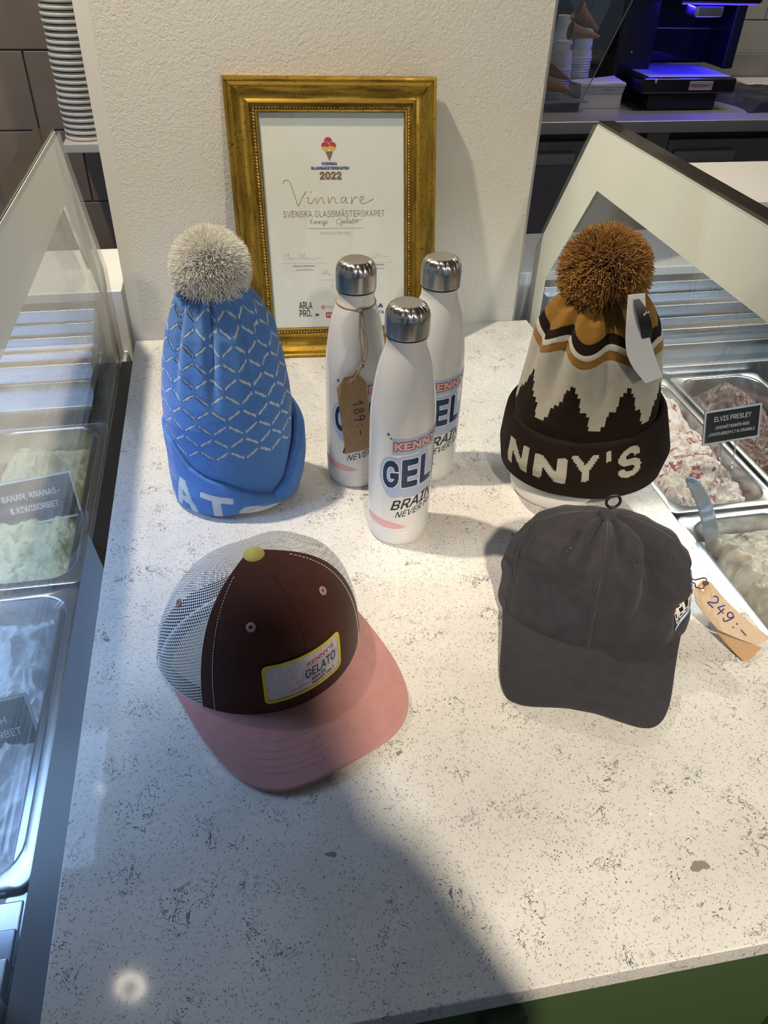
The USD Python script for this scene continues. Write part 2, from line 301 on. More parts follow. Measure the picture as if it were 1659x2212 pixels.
# ------------------------------------------------------------------ gelato cases
M['frit'] = mat('white_frit', (.92, .92, .88), .12)
M['frit_inner'] = mat('case_white', (.74, .75, .75), .3)
M['band'] = mat('black_rail', (.03, .026, .022), .07, 0.0, specular_ior_level=.9)
PROF = [(.038, -.06), (.038, .112), (-.122, .3475), (-.98, .3475), (-1.06, .24), (-1.06, -.06)]
INNER = [(-.024, -.06), (-.024, .085), (-.158, .2675), (-.965, .2655), (-.985, .22), (-.985, -.06)]
def yz_slab(poly, xa, xb):
    """Polygon in the y-z plane given thickness along x."""
    m = trimesh.creation.extrude_polygon(poly, xb - xa, engine='earcut')
    v = m.vertices; w = np.c_[v[:, 2] + xa, v[:, 0], v[:, 1]]
    return trimesh.Trimesh(w, m.faces, process=False)
def gelato_case(name, label, s, x0):
    """s = +1 opens to the right of x0, -1 to the left."""
    c = thing(name, label, 'display case', (x0 + s * .36, -.5, -.95))
    X = lambda a, b: (x0 + s * a, x0 + s * b) if s > 0 else (x0 + s * b, x0 + s * a)
    P, I = Polygon(PROF), Polygon(INNER)
    obj('side_glass', yz_slab(P, *X(0, .005)), M['glass'], c, smooth=False)
    obj('white_border', yz_slab(P.difference(I).buffer(-.0004), *X(.0056, .0066)), M['frit'], c, smooth=False)
    rim = LineString(PROF[1:5]).buffer(.0035, cap_style=2, join_style=2).intersection(P.buffer(.0035, join_style=2))
    obj('top_rail', yz_slab(rim.buffer(-.0002), *X(.007, .030)), M['band'], c, smooth=False)
    obj('top_rail', yz_slab(rim.buffer(-.0002), *X(.700, .725)), M['band'], c, smooth=False)
    obj('side_glass', yz_slab(P, *X(.727, .732)), M['glass'], c, smooth=False)
    obj('inner_glass', yz_slab(Polygon(INNER).buffer(.02), *X(.0245, .0275)), M['glass'], c, smooth=False)
    # steel well: side cheeks, deck rails, rear steps and front steps
    obj('outer_cheek', box(*X(0, .006), -1.06, .09, -.95, -.0605), M['frit_inner'], c)
    obj('side_rail', rbox(*X(.0068, .0295), -1.05, .03, -.30, -.052, .004), M['steel_case'], c)
    k = 0
    for y, z in ((-.150, -.030), (-.120, -.004), (-.090, .010), (-.06, .017), (-.03, .027), (.0, .036), (.03, .046)):
        obj('rear_step', rbox(*X(.03, .72), y, y + .034, -.12, z, .0016), M['steel_case'] if k % 2 else M['steel'], c); k += 1
    for y, z in ((-.905, -.056), (-.930, -.050), (-.955, -.044), (-.980, -.036), (-1.03, -.02)):
        obj('front_step', rbox(*X(.012, .72), y, y + .030, -.16, z, .0016), M['steel_case'] if k % 2 else M['steel'], c); k += 1
    obj('well_floor', box(*X(.007, .72), -1.05, .05, -.33, -.31), M['steel_dark'], c)
    obj('rear_ledge', rbox(*X(-.008, .72), .092, .297, -.95, .0500, .003), M['frit_inner'], c)
    obj('front_panel', box(*X(0, .73), -1.075, -1.061, -.95, -.02), M['green_panel'], c)
    obj('edge_seal', box(*X(-.0268, -.0010), -.575, -.005, -.060, -.034), M['black'], c) if s < 0 else None
    obj('edge_filler', prism([(-.0275, -1.06), (-.0008, -1.06), (-.0008, -.555), (-.0275, -.48)], -.040, -.016), M['filler'], c) if s < 0 else None
    obj('led_strip', box(*X(.045, .675), *((-.725, -.515) if s < 0 else (-.45, -.29)), .3315, .338), M['frit_inner'], c)
    return c
gelato_case('gelato_case', 'gelato display case left of the counter with white-bordered sloping side glass', -1, -.0285)
gelato_case('gelato_case', 'gelato display case right of the counter with bright white-bordered side glass', 1, .685)

# gelato pans: rolled rim, rounded corners, deep steel well
def ring(x0, x1, y0, y1, r, z, n=7):
    p = []
    for cx, cy, a0 in ((x1 - r, y1 - r, 0), (x0 + r, y1 - r, 90), (x0 + r, y0 + r, 180), (x1 - r, y0 + r, 270)):
        for a in np.radians(np.linspace(a0, a0 + 90, n)): p.append((cx + r * np.cos(a), cy + r * np.sin(a), z))
    return np.array(p)
PW, PL = .165, .356
def pan_mesh(w, l, d):
    lv = [(0, .0, .012, -.008), (0, 0, .012, -.001), (.002, 0, .012, .0), (.010, 0, .03, .0), (.0125, 0, .032, -.003), (.015, 0, .034, -.02), (.022, 0, .034, -d + .01), (.03, 0, .03, -d), ]
    rs = [ring(i, w - i, i, l - i, max(r, .006), z) for i, _, r, z in lv]
    n = len(rs[0]); v = np.vstack(rs + [np.array([[w / 2, l / 2, -d]])]); f = grid_faces(n, len(rs), True); f = np.vstack([f[:, [0, 1, 2]], f[:, [0, 2, 3]]])
    k = np.arange(n); o = (len(rs) - 1) * n
    f = np.vstack([f, np.stack([o + k, o + (k + 1) % n, np.full(n, len(v) - 1)], 1)])
    return tm((v, f))
pan0 = None
def pan(x, y, label, w=PW, l=PL, d=.12, z=-.046):
    p = thing('gelato_pan', label, 'pan', (x + w / 2, y + l / 2, z - d), 'steel gelato pans')
    m = pan_mesh(w, l, d); m.apply_translation((x, y, z)); obj('steel_well', m, M['steel'], p, smooth=50)
def gelato(x, y, label, material, seed, hgt, base=-.085, w=PW, l=PL, rough=.010, sc=26., swirl=None, n=110):
    """Scooped gelato: a heaped height field with ridges, closed down to the pan."""
    a, b = w - .036, l - .036
    u, v = np.meshgrid(np.linspace(-1, 1, n), np.linspace(-1, 1, int(n * l / w * .75)))
    # squircle the outline to the pan's round corners
    ru = u * np.sqrt(1 - .18 * v ** 6); rv = v * np.sqrt(1 - .06 * u ** 6)
    px, py = x + w / 2 + ru * a / 2, y + l / 2 + rv * b / 2
    e = np.clip(1 - np.maximum(abs(u), abs(v)) ** 8, 0, 1)
    q = np.stack([px * sc, py * sc, np.full_like(px, seed)], -1)
    warp = meshkit.fbm(q * .6, 3, seed)
    q2 = q.copy(); q2[..., 0] += 2.2 * warp; q2[..., 1] += 1.6 * meshkit.fbm(q * .7 + 5, 3, seed + 3)
    rd = 1 - abs(2 * meshkit.fbm(q2, 4, seed + 9) - 1)
    z = base + e * (hgt(u, v)) + rough * (rd - .6) * 2.2 + .3 * rough * (meshkit.fbm(q * 5, 3, seed + 4) - .5)
    if swirl is not None: z += swirl(u, v)
    z = np.minimum(z, .02)
    z = np.where(e <= 0.001, base - .02, z)
    m = tm((np.stack([px, py, z], -1).reshape(-1, 3), grid_faces(u.shape[1], u.shape[0])))
    obj('gelato', m, material, None, smooth=True, label=label, cat='gelato')
def gel_mat(name, c1, c2, c3=None, sc=22., lo=.45, hi=.62, rough=.42, c3at=(.60, .66), sc3=30.):
    n = {'g': ('texture_coordinate', {}), 'n': ('noise_texture', {'scale': sc, 'detail': 6.0, 'roughness': .62, 'distortion': 1.6}), 'r': ('map_range', {'from_min': lo, 'from_max': hi, 'clamp': True}), 'm': ('mix_color', {'a': c1, 'b': c2}),
         'n3': ('noise_texture', {'scale': sc3, 'detail': 4.0, 'distortion': 2.2}), 'r3': ('map_range', {'from_min': c3at[0], 'from_max': c3at[1], 'clamp': True}), 'm3': ('mix_color', {'b': c3 or c2}),
         'bn': ('noise_texture', {'scale': 220.0, 'detail': 4.0}), 'b': ('bump', {'strength': .35, 'distance': .002}),
         'p': ('principled_bsdf', {'roughness': rough, 'subsurface_weight': .15, 'subsurface_scale': .004})}
    l = [('g.object', k + '.vector') for k in ('n', 'n3', 'bn')] + [('n.fac', 'r.value'), ('r.result', 'm.fac'), ('n3.fac', 'r3.value'), ('r3.result', 'm3.fac'), ('m.result', 'm3.a'), ('m3.result', 'p.base_color'), ('bn.fac', 'b.height'), ('b.normal', 'p.normal')]
    return usdkit.material(stage, '/World/Looks/' + name, n, l, 'p.BSDF')
g_kiwi = gel_mat('sorbet_green', (.66, .68, .42), (.52, .55, .30), (.40, .42, .25), 16, .5, .7)
g_white = gel_mat('sorbet_white', (.80, .80, .80), (.70, .70, .70), (.86, .86, .86), 12)
g_red = gel_mat('gelato_cream_jam', (.68, .56, .48), (.40, .26, .18), (.27, .03, .045), 34, .50, .62, c3at=(.57, .61), sc3=38.)
g_caramel = gel_mat('gelato_caramel', (.70, .60, .48), (.42, .32, .22), (.16, .09, .06), 20, .46, .62, c3at=(.60, .66), sc3=15.)
g_choc = gel_mat('gelato_chocolate', (.20, .125, .095), (.32, .23, .18), (.09, .05, .04), 40)
LX, RX, RX2 = -.2005, .7155, .8865
pan(LX, -.530, 'steel pan of pale green sorbet in the left case')
pan(LX, -.893, 'steel pan of white sorbet in the left case')
pan(RX, -.512, 'steel pan of jam-streaked cream gelato in the right case')
pan(RX, -.875, 'steel pan of caramel-swirled gelato at the front of the right case')
pan(RX2, -.512, 'steel pan of chocolate gelato beside the jam-streaked one')
pan(RX2, -.875, 'steel pan nearest the lower right picture edge, second row of the right case')
ramp = lambda t, a, b: np.clip((t - a) / (b - a), 0, 1)
gelato(LX, -.530, 'pale green sorbet heaped at the back of its pan', g_kiwi, 3, lambda u, v: .012 + .050 * np.exp(-((u + .1) / .55) ** 2 - ((v - .42) / .28) ** 2) + .012 * np.cos(v * 2), base=-.088, rough=.012, sc=38)
gelato(LX, -.893, 'white sorbet with ragged scooped ridges', g_white, 11, lambda u, v: .004 + .036 * ramp(v, -.05, .5) + .008 * np.cos(3 * u), base=-.094, rough=.016, sc=24)
gelato(RX, -.512, 'cream gelato streaked with red jam and crumble', g_red, 21, lambda u, v: .020 + .030 * ramp(v, -.9, .8) + .018 * np.exp(-((u - .2) / .5) ** 2 - ((v + .55) / .3) ** 2), base=-.085, rough=.012, sc=34)
gelato(RX, -.875, 'pale gelato with caramel swirls', g_caramel, 31, lambda u, v: .035 + .012 * np.cos(2 * v), base=-.085, rough=.013, sc=26)
gelato(RX2, -.512, 'brown chocolate gelato piled at the back of its pan', g_choc, 41, lambda u, v: .006 + .050 * np.exp(-((u + .2) / .8) ** 2 - ((v - .72) / .22) ** 2) + .02 * np.exp(-((v + .5) / .4) ** 2), base=-.092, rough=.015, sc=40)
gelato(RX2, -.875, 'caramel coloured gelato at the right edge of the picture', g_caramel, 51, lambda u, v: .035 + .008 * np.cos(3 * u), base=-.085, rough=.012, sc=26)

# price signs on two prongs
M['sign_black'] = mat('sign_black', (.040, .034, .034), .35, vary=(30, (.055, .045, .042), .4, .6))
M['acrylic'] = mat('acrylic', (.9, .93, .97), .08, transmission_weight=.9, ior=1.45)
def sign(label, c, w, h, yaw, lean, lines, prong, roll=0.0):
    p = thing('flavour_sign', label, 'sign', (c[0], c[1], c[2] - h / 2 - prong))
    R = trimesh.transformations.euler_matrix(np.radians(-lean), np.radians(roll), np.radians(yaw), 'sxyz')[:3, :3]
    def put(m): m = m.copy(); m.vertices = np.asarray(m.vertices) @ R.T + np.array(c); return m
    at = lambda y: (lambda q: np.c_[q[:, 0], np.full(len(q), y), q[:, 1]] @ R.T + np.array(c))
    obj('plaque', put(rbox(-w / 2, w / 2, -.001, .001, -h / 2, h / 2, .0008)), M['sign_black'], p)
    fr = sbox(-w / 2, -h / 2, w / 2, h / 2).difference(sbox(-w / 2 + .0028, -h / 2 + .0028, w / 2 - .0028, h / 2 - .0028))
    obj('white_edge', decal(fr, at(-.0013), None), M['white_print'], p, smooth=False)
    t = []
    for txt, x, y, hh, bold, sx in lines:
        g = words(txt, hh, bold, sx); g = centred(g, x, y); t.append(g)
    obj('lettering', decal(unary_union(t), at(-.0014), None), M['white_print'], p, smooth=False)
    for k in (-1, 1):
        obj('prong', put(tube([(k * w * .12, .002, -h / 2 + .004), (k * w * .12, .004, -h / 2 - prong)], .0014, 6)), M['acrylic'], p)
sign('dark sign lettered for banana, pineapple and kiwi sorbet, in the pale green sorbet', (-.112, -.38, -.0335), .113, .062, 6, 18, [('BANAN, ANANAS-', .002, .003, .0076, True, .78), ('& KIWISORBET', .002, -.0125, .0076, True, .78)], .05, roll=-4)
sign('dark sign cut by the left picture edge, standing in the white sorbet', (-.116, -.72, -.062), .110, .066, 6, 18, [('OCH', .020, .005, .0082, True, .80), ('SORBET', .0225, -.0105, .0082, True, .80)], .03, roll=-4)
sign('dark sign naming a peanut butter and strawberry jam flavour, in the jam-streaked gelato', (.828, -.425, .030), .0875, .049, 3, 16, [('ELVIS PRESLEY', 0, .0075, .0068, True, .82), ('JORDNÖTSSMÖR MED', 0, -.0035, .0042, True, .85), ('JORDGUBBSSYLT & CRUMBLE', 0, -.0125, .0042, True, .85)], .055, roll=-3)
# translucent plastic spatula standing in the front right pan
M['spatula'] = mat('spatula_plastic', (.62, .74, .88), .25, transmission_weight=.55, ior=1.3)
sp = thing('spatula', 'translucent blue plastic gelato spatula standing in the right case', 'spatula', (.752, -.60, -.11))
c0 = spline([(.708, -.535, .030), (.722, -.545, .010), (.745, -.565, -.045), (.757, -.58, -.085)], 24)
wd = np.interp(np.linspace(0, 1, 24), [0, .06, .2, .75, 1], [.005, .0085, .0092, .0100, .0110]); th = .0035
side = np.array([.95, -.2, .2]); side /= np.linalg.norm(side); nn = np.cross(np.gradient(c0, axis=0), side); nn /= np.linalg.norm(nn, axis=1, keepdims=True)
a8 = np.linspace(0, 2 * np.pi, 14, endpoint=False)
sv = c0[:, None] + wd[:, None, None] * side * np.cos(a8)[None, :, None] + th * nn[:, None] * np.sin(a8)[None, :, None]
hf = grid_faces(14, 24, True)
obj('handle', trimesh.convex.convex_hull(sv[:2].reshape(-1, 3)) + tm((sv.reshape(-1, 3), hf)), M['spatula'], sp, smooth=50)
bl = c0[-1]; 
obj('blade', rbox(bl[0] - .020, bl[0] + .020, bl[1] - .012, bl[1] - .008, bl[2] - .045, bl[2] + .003, .002), M['spatula'], sp)

# ------------------------------------------------------------------ framed certificate
BLc = np.array([.1805, -.0905, 0]); EU = np.array([.99823, -.05955, 0]); EV = np.array([-.0076, .1942, .9809]); EV /= np.linalg.norm(EV); EN = np.cross(EU, EV); EN /= np.linalg.norm(EN)
FW, FH = .3015, .3992
fr = thing('picture_frame', 'gilt wooden frame holding an award certificate, leaning on the pillar', 'picture frame', (.33, -.07, 0))
def F3(p, h=0.0): p = np.atleast_2d(p); return BLc + EU * p[:, :1] + EV * p[:, 1:2] + EN * (np.broadcast_to(h, (len(p),))[:, None])
prof = np.array([(0, -.022), (0, -.004), (.0012, -.0005), (.0045, 0), (.0065, -.0018), (.0085, -.0012), (.0115, -.0005), (.013, -.002), (.016, -.0050), (.020, -.0075), (.0245, -.0088), (.0285, -.0085), (.0315, -.0066), (.0335, -.0060), (.0345, -.0085), (.0365, -.0110), (.0375, -.0118), (.0415, -.0120), (.0420, -.0105), (.0440, -.0105), (.0455, -.0125), (.0455, -.022), (0, -.022)])
def side_piece(k):
    c = [(0, 0), (FW, 0), (FW, FH), (0, FH)]; inn = lambda i, w: np.array([(w, w), (FW - w, w), (FW - w, FH - w), (w, FH - w)][i])
    rows = [F3([inn(k, w) + 0., inn((k + 1) % 4, w) + 0.], h) for w, h in prof]
    v = np.concatenate(rows); return tm((v, grid_faces(2, len(prof))[:, ::-1]))
for k in range(4):
    obj('frame_side', side_piece(k), M['gold_h' if k % 2 == 0 else 'gold_v'], fr, smooth=25)
w0 = .0395
bd = trimesh.creation.icosphere(1, .0019).vertices; bf = trimesh.creation.icosphere(1, .0019).faces
pos = [(x, y) for x in np.arange(w0, FW - w0, .0044) for y in (w0, FH - w0)] + [(x, y) for y in np.arange(w0 + .0044, FH - w0, .0044) for x in (w0, FW - w0)]
pc = F3(np.array(pos), -.0115)
obj('bead_moulding', trimesh.Trimesh((pc[:, None] + bd).reshape(-1, 3), (np.arange(len(pc))[:, None, None] * len(bd) + bf).reshape(-1, 3), process=False), M['gold_bead'], fr, smooth=True)
chan = sbox(.0372, .0372, FW - .0372, FH - .0372).difference(sbox(.0418, .0418, FW - .0418, FH - .0418))
obj('bead_channel', decal(chan, lambda p: F3(p, -.0119), None), M['gold_dark'], fr, smooth=False)
M['backing'] = mat('grey_backing', (.50, .53, .55), .6); M['paper'] = mat('certificate_paper', (.83, .81, .775), .65)
def fslab(x0, x1, y0, y1, h0, h1):
    b = box(x0, x1, y0, y1, 0, 1); v = b.vertices; return trimesh.Trimesh(F3(v[:, :2], h0 + (h1 - h0) * v[:, 2]), b.faces, process=False)
obj('backing_board', fslab(.0458, FW - .0458, .0458, FH - .0458, -.022, -.0150), M['backing'], fr, smooth=False)
cert = obj('certificate', fslab(.0487, .2545, .046, .3355, -.0149, -.0140), M['paper'], fr, smooth=False)
M['gold_ink'] = mat('gold_ink', (.24, .16, .07), .45); M['navy_ink'] = mat('navy_ink', (.03, .04, .20), .5); M['crimson'] = mat('crimson', (.52, .02, .07), .5)
M['yellow_ink'] = mat('yellow_ink', (.75, .52, .02), .5); M['brown_ink'] = mat('brown_ink', (.20, .14, .07), .5); M['grey_ink'] = mat('grey_ink', (.28, .28, .28), .5); M['orange_ink'] = mat('orange_ink', (.70, .12, .05), .5)
FP = lambda p: F3(p, -.0138)
def prn(name, g, m, label=None): obj(name, decal(g, FP, None), M[m], cert, smooth=False, label=label)
def fit(text, x0, x1, y, h, bold=False):
    g = words(text, h, bold); b = g.bounds; g = affinity.scale(g, (x1 - x0) / (b[2] - b[0]), 1, origin=(b[0], 0)); return affinity.translate(g, x0 - b[0], y)
# the ice cream cone emblem: three scoops in crimson and yellow over a brown cone
S = .0094; top = Point(.1438, .3160).buffer(.0058, 16); lf = Point(.1395, .3096).buffer(.0060, 16); rt = Point(.1495, .3096).buffer(.0058, 16)
gap_ = .0006
topv = top.difference(lf.buffer(gap_)).difference(rt.buffer(gap_)); rtv = rt.difference(lf.buffer(gap_))
low = Polygon([(.12, .3085), (.1395, .3092), (.1425, .3085), (.147, .3100), (.16, .3075), (.16, .29), (.12, .29)])
prn('emblem_scoop', unary_union([topv, lf.difference(low), rtv.difference(low)]), 'crimson', 'crimson scoops of the printed emblem')
prn('emblem_scoop', unary_union([lf.intersection(low), rtv.intersection(low)]), 'yellow_ink', 'yellow lower scoops of the printed emblem')
prn('emblem_cone', Polygon([(.1388, .3030), (.1506, .3030), (.1447, .2895)]), 'gold_ink', 'brown cone of the printed emblem')
prn('lettering', unary_union([fit('SVENSKA', .1331, .1556, .2845, .0036, True), fit('GLASSMÄSTERSKAPEN', .1171, .1727, .2785, .0036, True)]).buffer(.00018), 'navy_ink')
prn('lettering', fit('2022', .1297, .1611, .2655, .0092, True).buffer(.0007), 'gold_ink')
hand = [[(.0745, .2598), (.0782, .2643), (.0820, .2640), (.0868, .2540), (.0915, .2390), (.0955, .2285), (.0985, .2345), (.1030, .2420), (.1080, .2487)],
        [(.1085, .2395), (.1107, .2398), (.1100, .2345), (.1130, .2318), (.1180, .2362), (.1205, .2392)], [(.1225, .2392), (.1232, .2315), (.1262, .2360), (.1302, .2398), (.1322, .2375), (.1328, .2328), (.1352, .2318)],
        [(.1405, .2400), (.1412, .2320), (.1442, .2365), (.1482, .2402), (.1505, .2370), (.1512, .2325), (.1545, .2322)],
        [(.1670, .2395), (.1630, .2402), (.1592, .2360), (.1600, .2325), (.1640, .2345), (.1675, .2390), (.1672, .2330), (.1700, .2318)],
        [(.1755, .2402), (.1752, .2310), (.1775, .2362), (.1815, .2402), (.1850, .2395)], [(.1885, .2355), (.1935, .2385), (.1930, .2412), (.1895, .2402), (.1878, .2350), (.1905, .2312), (.1960, .2318), (.2020, .2342), (.2085, .2372)]]
prn('handwriting', unary_union([stroke(h, .00075) for h in hand] + [Point(.1148, .2478).buffer(.0009)]), 'gold_ink', 'brown brush script on the certificate')
prn('lettering', fit('SVENSKA GLASSMÄSTERSKAPET', .0715, .2255, .2125, .0090).buffer(-.00012), 'gold_ink')
sig = [[(.1122, .2098), (.1114, .2028)], [(.1158, .2096), (.1120, .2060), (.1160, .2030)], [(.1172, .2048), (.1196, .2056), (.1190, .2072), (.1174, .2058), (.1180, .2034), (.1206, .2040)],
       [(.1214, .2068), (.1212, .2034), (.1222, .2060), (.1236, .2066), (.1242, .2034), (.1252, .2040)], [(.1258, .2068), (.1256, .2034), (.1266, .2060), (.1280, .2066), (.1286, .2034), (.1296, .2040)],
       [(.1304, .2068), (.1310, .2036), (.1328, .2068), (.1330, .2030), (.1318, .2000), (.1306, .2008), (.1340, .2040)], [(.1372, .2068), (.1352, .2062), (.1368, .2048), (.1362, .2034), (.1346, .2038)],
       [(.1600, .2084), (.1572, .2096), (.1520, .2066), (.1524, .2026), (.1566, .2030), (.1592, .2058), (.1572, .2056), (.1600, .2056), (.1586, .2010), (.1558, .1988)], [(.1616, .2048), (.1642, .2056), (.1636, .2072), (.1620, .2058), (.1626, .2034), (.1652, .2042)],
       [(.1660, .2046), (.1688, .2094), (.1680, .2100), (.1672, .2036), (.1690, .2036)], [(.1730, .2062), (.1706, .2064), (.1702, .2036), (.1724, .2044), (.1732, .2064), (.1734, .2034), (.1748, .2040)], [(.1772, .2096), (.1762, .2036), (.1780, .2036)], [(.1752, .2072), (.1904, .2084)], [(.1812, .2064), (.1796, .2054), (.1802, .2034), (.1822, .2040), (.1826, .2062), (.1812, .2064), (.1850, .2056)]]
prn('handwriting', unary_union([stroke(h, .00045) for h in sig] + [LineString([(.1064, .1962), (.1914, .1962)]).buffer(.00018)]), 'ink', 'fine black handwriting on the certificate')
prn('lettering', fit('Stockholm, 5 APRIL 2022', .1263, .1719, .1875, .0034).buffer(-.00005), 'grey_ink')
sg2 = [[(.0705, .1500), (.0712, .1600), (.0735, .1555), (.0755, .1605), (.0752, .1510)], [(.0775, .1530), (.0800, .1535), (.0780, .1490), (.0830, .1535), (.0850, .1510), (.0880, .1530), (.0885, .1510)], [(.0905, .1600), (.0960, .1590)], [(.0935, .1595), (.0940, .1510), (.0965, .1540), (.1000, .1605), (.0990, .1510), (.1020, .1535), (.1045, .1510), (.1070, .1535), (.1100, .1512), (.1160, .1520), (.1245, .1530)],
       [(.2030, .1530), (.2050, .1510), (.2080, .1560), (.2075, .1515), (.2110, .1545), (.2150, .1590), (.2140, .1525), (.2180, .1545), (.2240, .1530), (.2310, .1545)], [(.1255, .1290), (.1300, .1335), (.1345, .1350)], [(.1330, .1345), (.1290, .1270)], [(.1270, .1290), (.1350, .1310)], [(.1340, .1275), (.1370, .1290), (.1355, .1270), (.1400, .1272)]]
prn('handwriting', unary_union([stroke(h, .00032) for h in sg2] + [LineString([(a, y), (b, y)]).buffer(.00014) for a, b, y in ((.0634, .130, .1452), (.172, .2358, .1445), (.1177, .182, .1196))]), 'grey_ink', 'grey signatures on ruled lines')
prn('lettering', unary_union([fit('Magnus Johansson', .0817, .1147, .1402, .0027, True), fit('Juryns ordförande', .085, .1117, .1344, .0025), fit('ndenroth', .2085, .2235, .1400, .0027, True), fit('ordförande', .2045, .2235, .1344, .0025), fit('T', .1405, .1420, .1145, .0027, True), fit('Kj', .1390, .1425, .1085, .0025)]), 'grey_ink')
prn('lettering', unary_union([fit('ARLA', .0864, .1075, .0757, .0105, True), fit('PRO.', .0867, .1060, .0632, .0105, True)]), 'ink')
prn('emblem', affinity.scale(Point(.1144, .0656).buffer(.0030, 12), 1.05, .6), 'ink', 'small dark oval emblem')
prn('emblem', Point(.1248, .0772).buffer(.0031, 12).difference(affinity.scale(Point(.1248, .0772).buffer(.0012, 8), 1, 1.5)), 'orange_ink', 'orange round emblem')
prn('lettering', unary_union([fit('Stockholms', .1302, .158, .0757, .0036)]), 'grey_ink')
prn('emblem', sbox(.1283, .0603, .165, .0692).difference(fit('PRIMA', .1305, .155, .0624, .0046, True)), 'crimson', 'red printed box with white capitals')
prn('lettering', unary_union([fit('ÅR', .2010, .2110, .0735, .0050, True), fit('Navia', .2030, .2215, .0655, .0050, True), Point(.2165, .0790).buffer(.0022), Point(.2140, .0765).buffer(.0018), Point(.2185, .0762).buffer(.0018)]), 'navy_ink')
obj('glass_pane', fslab(.0452, FW - .0452, .0452, FH - .0452, -.0132, -.0122), M['glass'], fr, smooth=False)

# ------------------------------------------------------------------ bottles
M['enamel'] = mat('bottle_enamel', (.70, .705, .715), .22, coat_weight=.3)
M['cap_steel'] = mat('brushed_steel', (.56, .54, .51), .26, 1.0, anisotropic=.7)
M['navy'] = mat('print_navy', (.010, .035, .11), .35); M['pale_blue'] = mat('print_pale_blue', (.42, .50, .70), .35); M['pink'] = mat('print_pink', (.74, .40, .40), .35); M['pwhite'] = mat('print_white', (.84, .84, .84), .3); M['pblack'] = mat('print_black', (.012, .014, .03), .35)
RB = .0355
prof_b = [(.0, .003), (.022, .003), (.0295, 0), (.0318, .0015), (.0338, .006), (.0350, .014), (.0353, .0218), (.0350, .0222), (.0350, .0230), (.0355, .0236), (.0355, .150), (.0352, .164), (.0343, .176), (.0327, .190), (.0305, .204), (.0278, .217), (.0248, .2275), (.0222, .2345), (.0207, .2395), (.0205, .2425), (.0205, .2485), (.0200, .2500), (.0, .2500)]
def smooth_prof(p, k=4):
    p = np.array(p); s = np.linspace(0, len(p) - 1, (len(p) - 1) * k + 1); return np.c_[np.interp(s, range(len(p)), p[:, 0]), np.interp(s, range(len(p)), p[:, 1])]
def flute_cap(n=112, at=(0, 0, 0)):
    pr = [(.0, .2515), (.0215, .2515), (.0222, .2520), (.0225, .2527), (.0225, .2695)] + [(.0125 + .0100 * np.cos(a), .2695 + .0138 * np.sin(a)) for a in np.radians(np.linspace(8, 90, 12))] + [(.006, .28335), (.0, .2834)]
    pr = np.array(pr); t = np.linspace(0, 2 * np.pi, n, endpoint=False)
    am = np.clip(np.minimum((pr[:, 1] - .268) / .006, 1), 0, 1) * np.clip((pr[:, 0] - .0115) / .006, 0, 1)
    r = pr[:, 0, None] - .00085 * am[:, None] * (1 - abs(np.sin(8 * t))[None]) ** 1.5
    v = np.stack([r * np.cos(t), r * np.sin(t), np.repeat(pr[:, 1, None], n, 1)], -1).reshape(-1, 3) + at
    return tm((v, grid_faces(n, len(pr), True)))
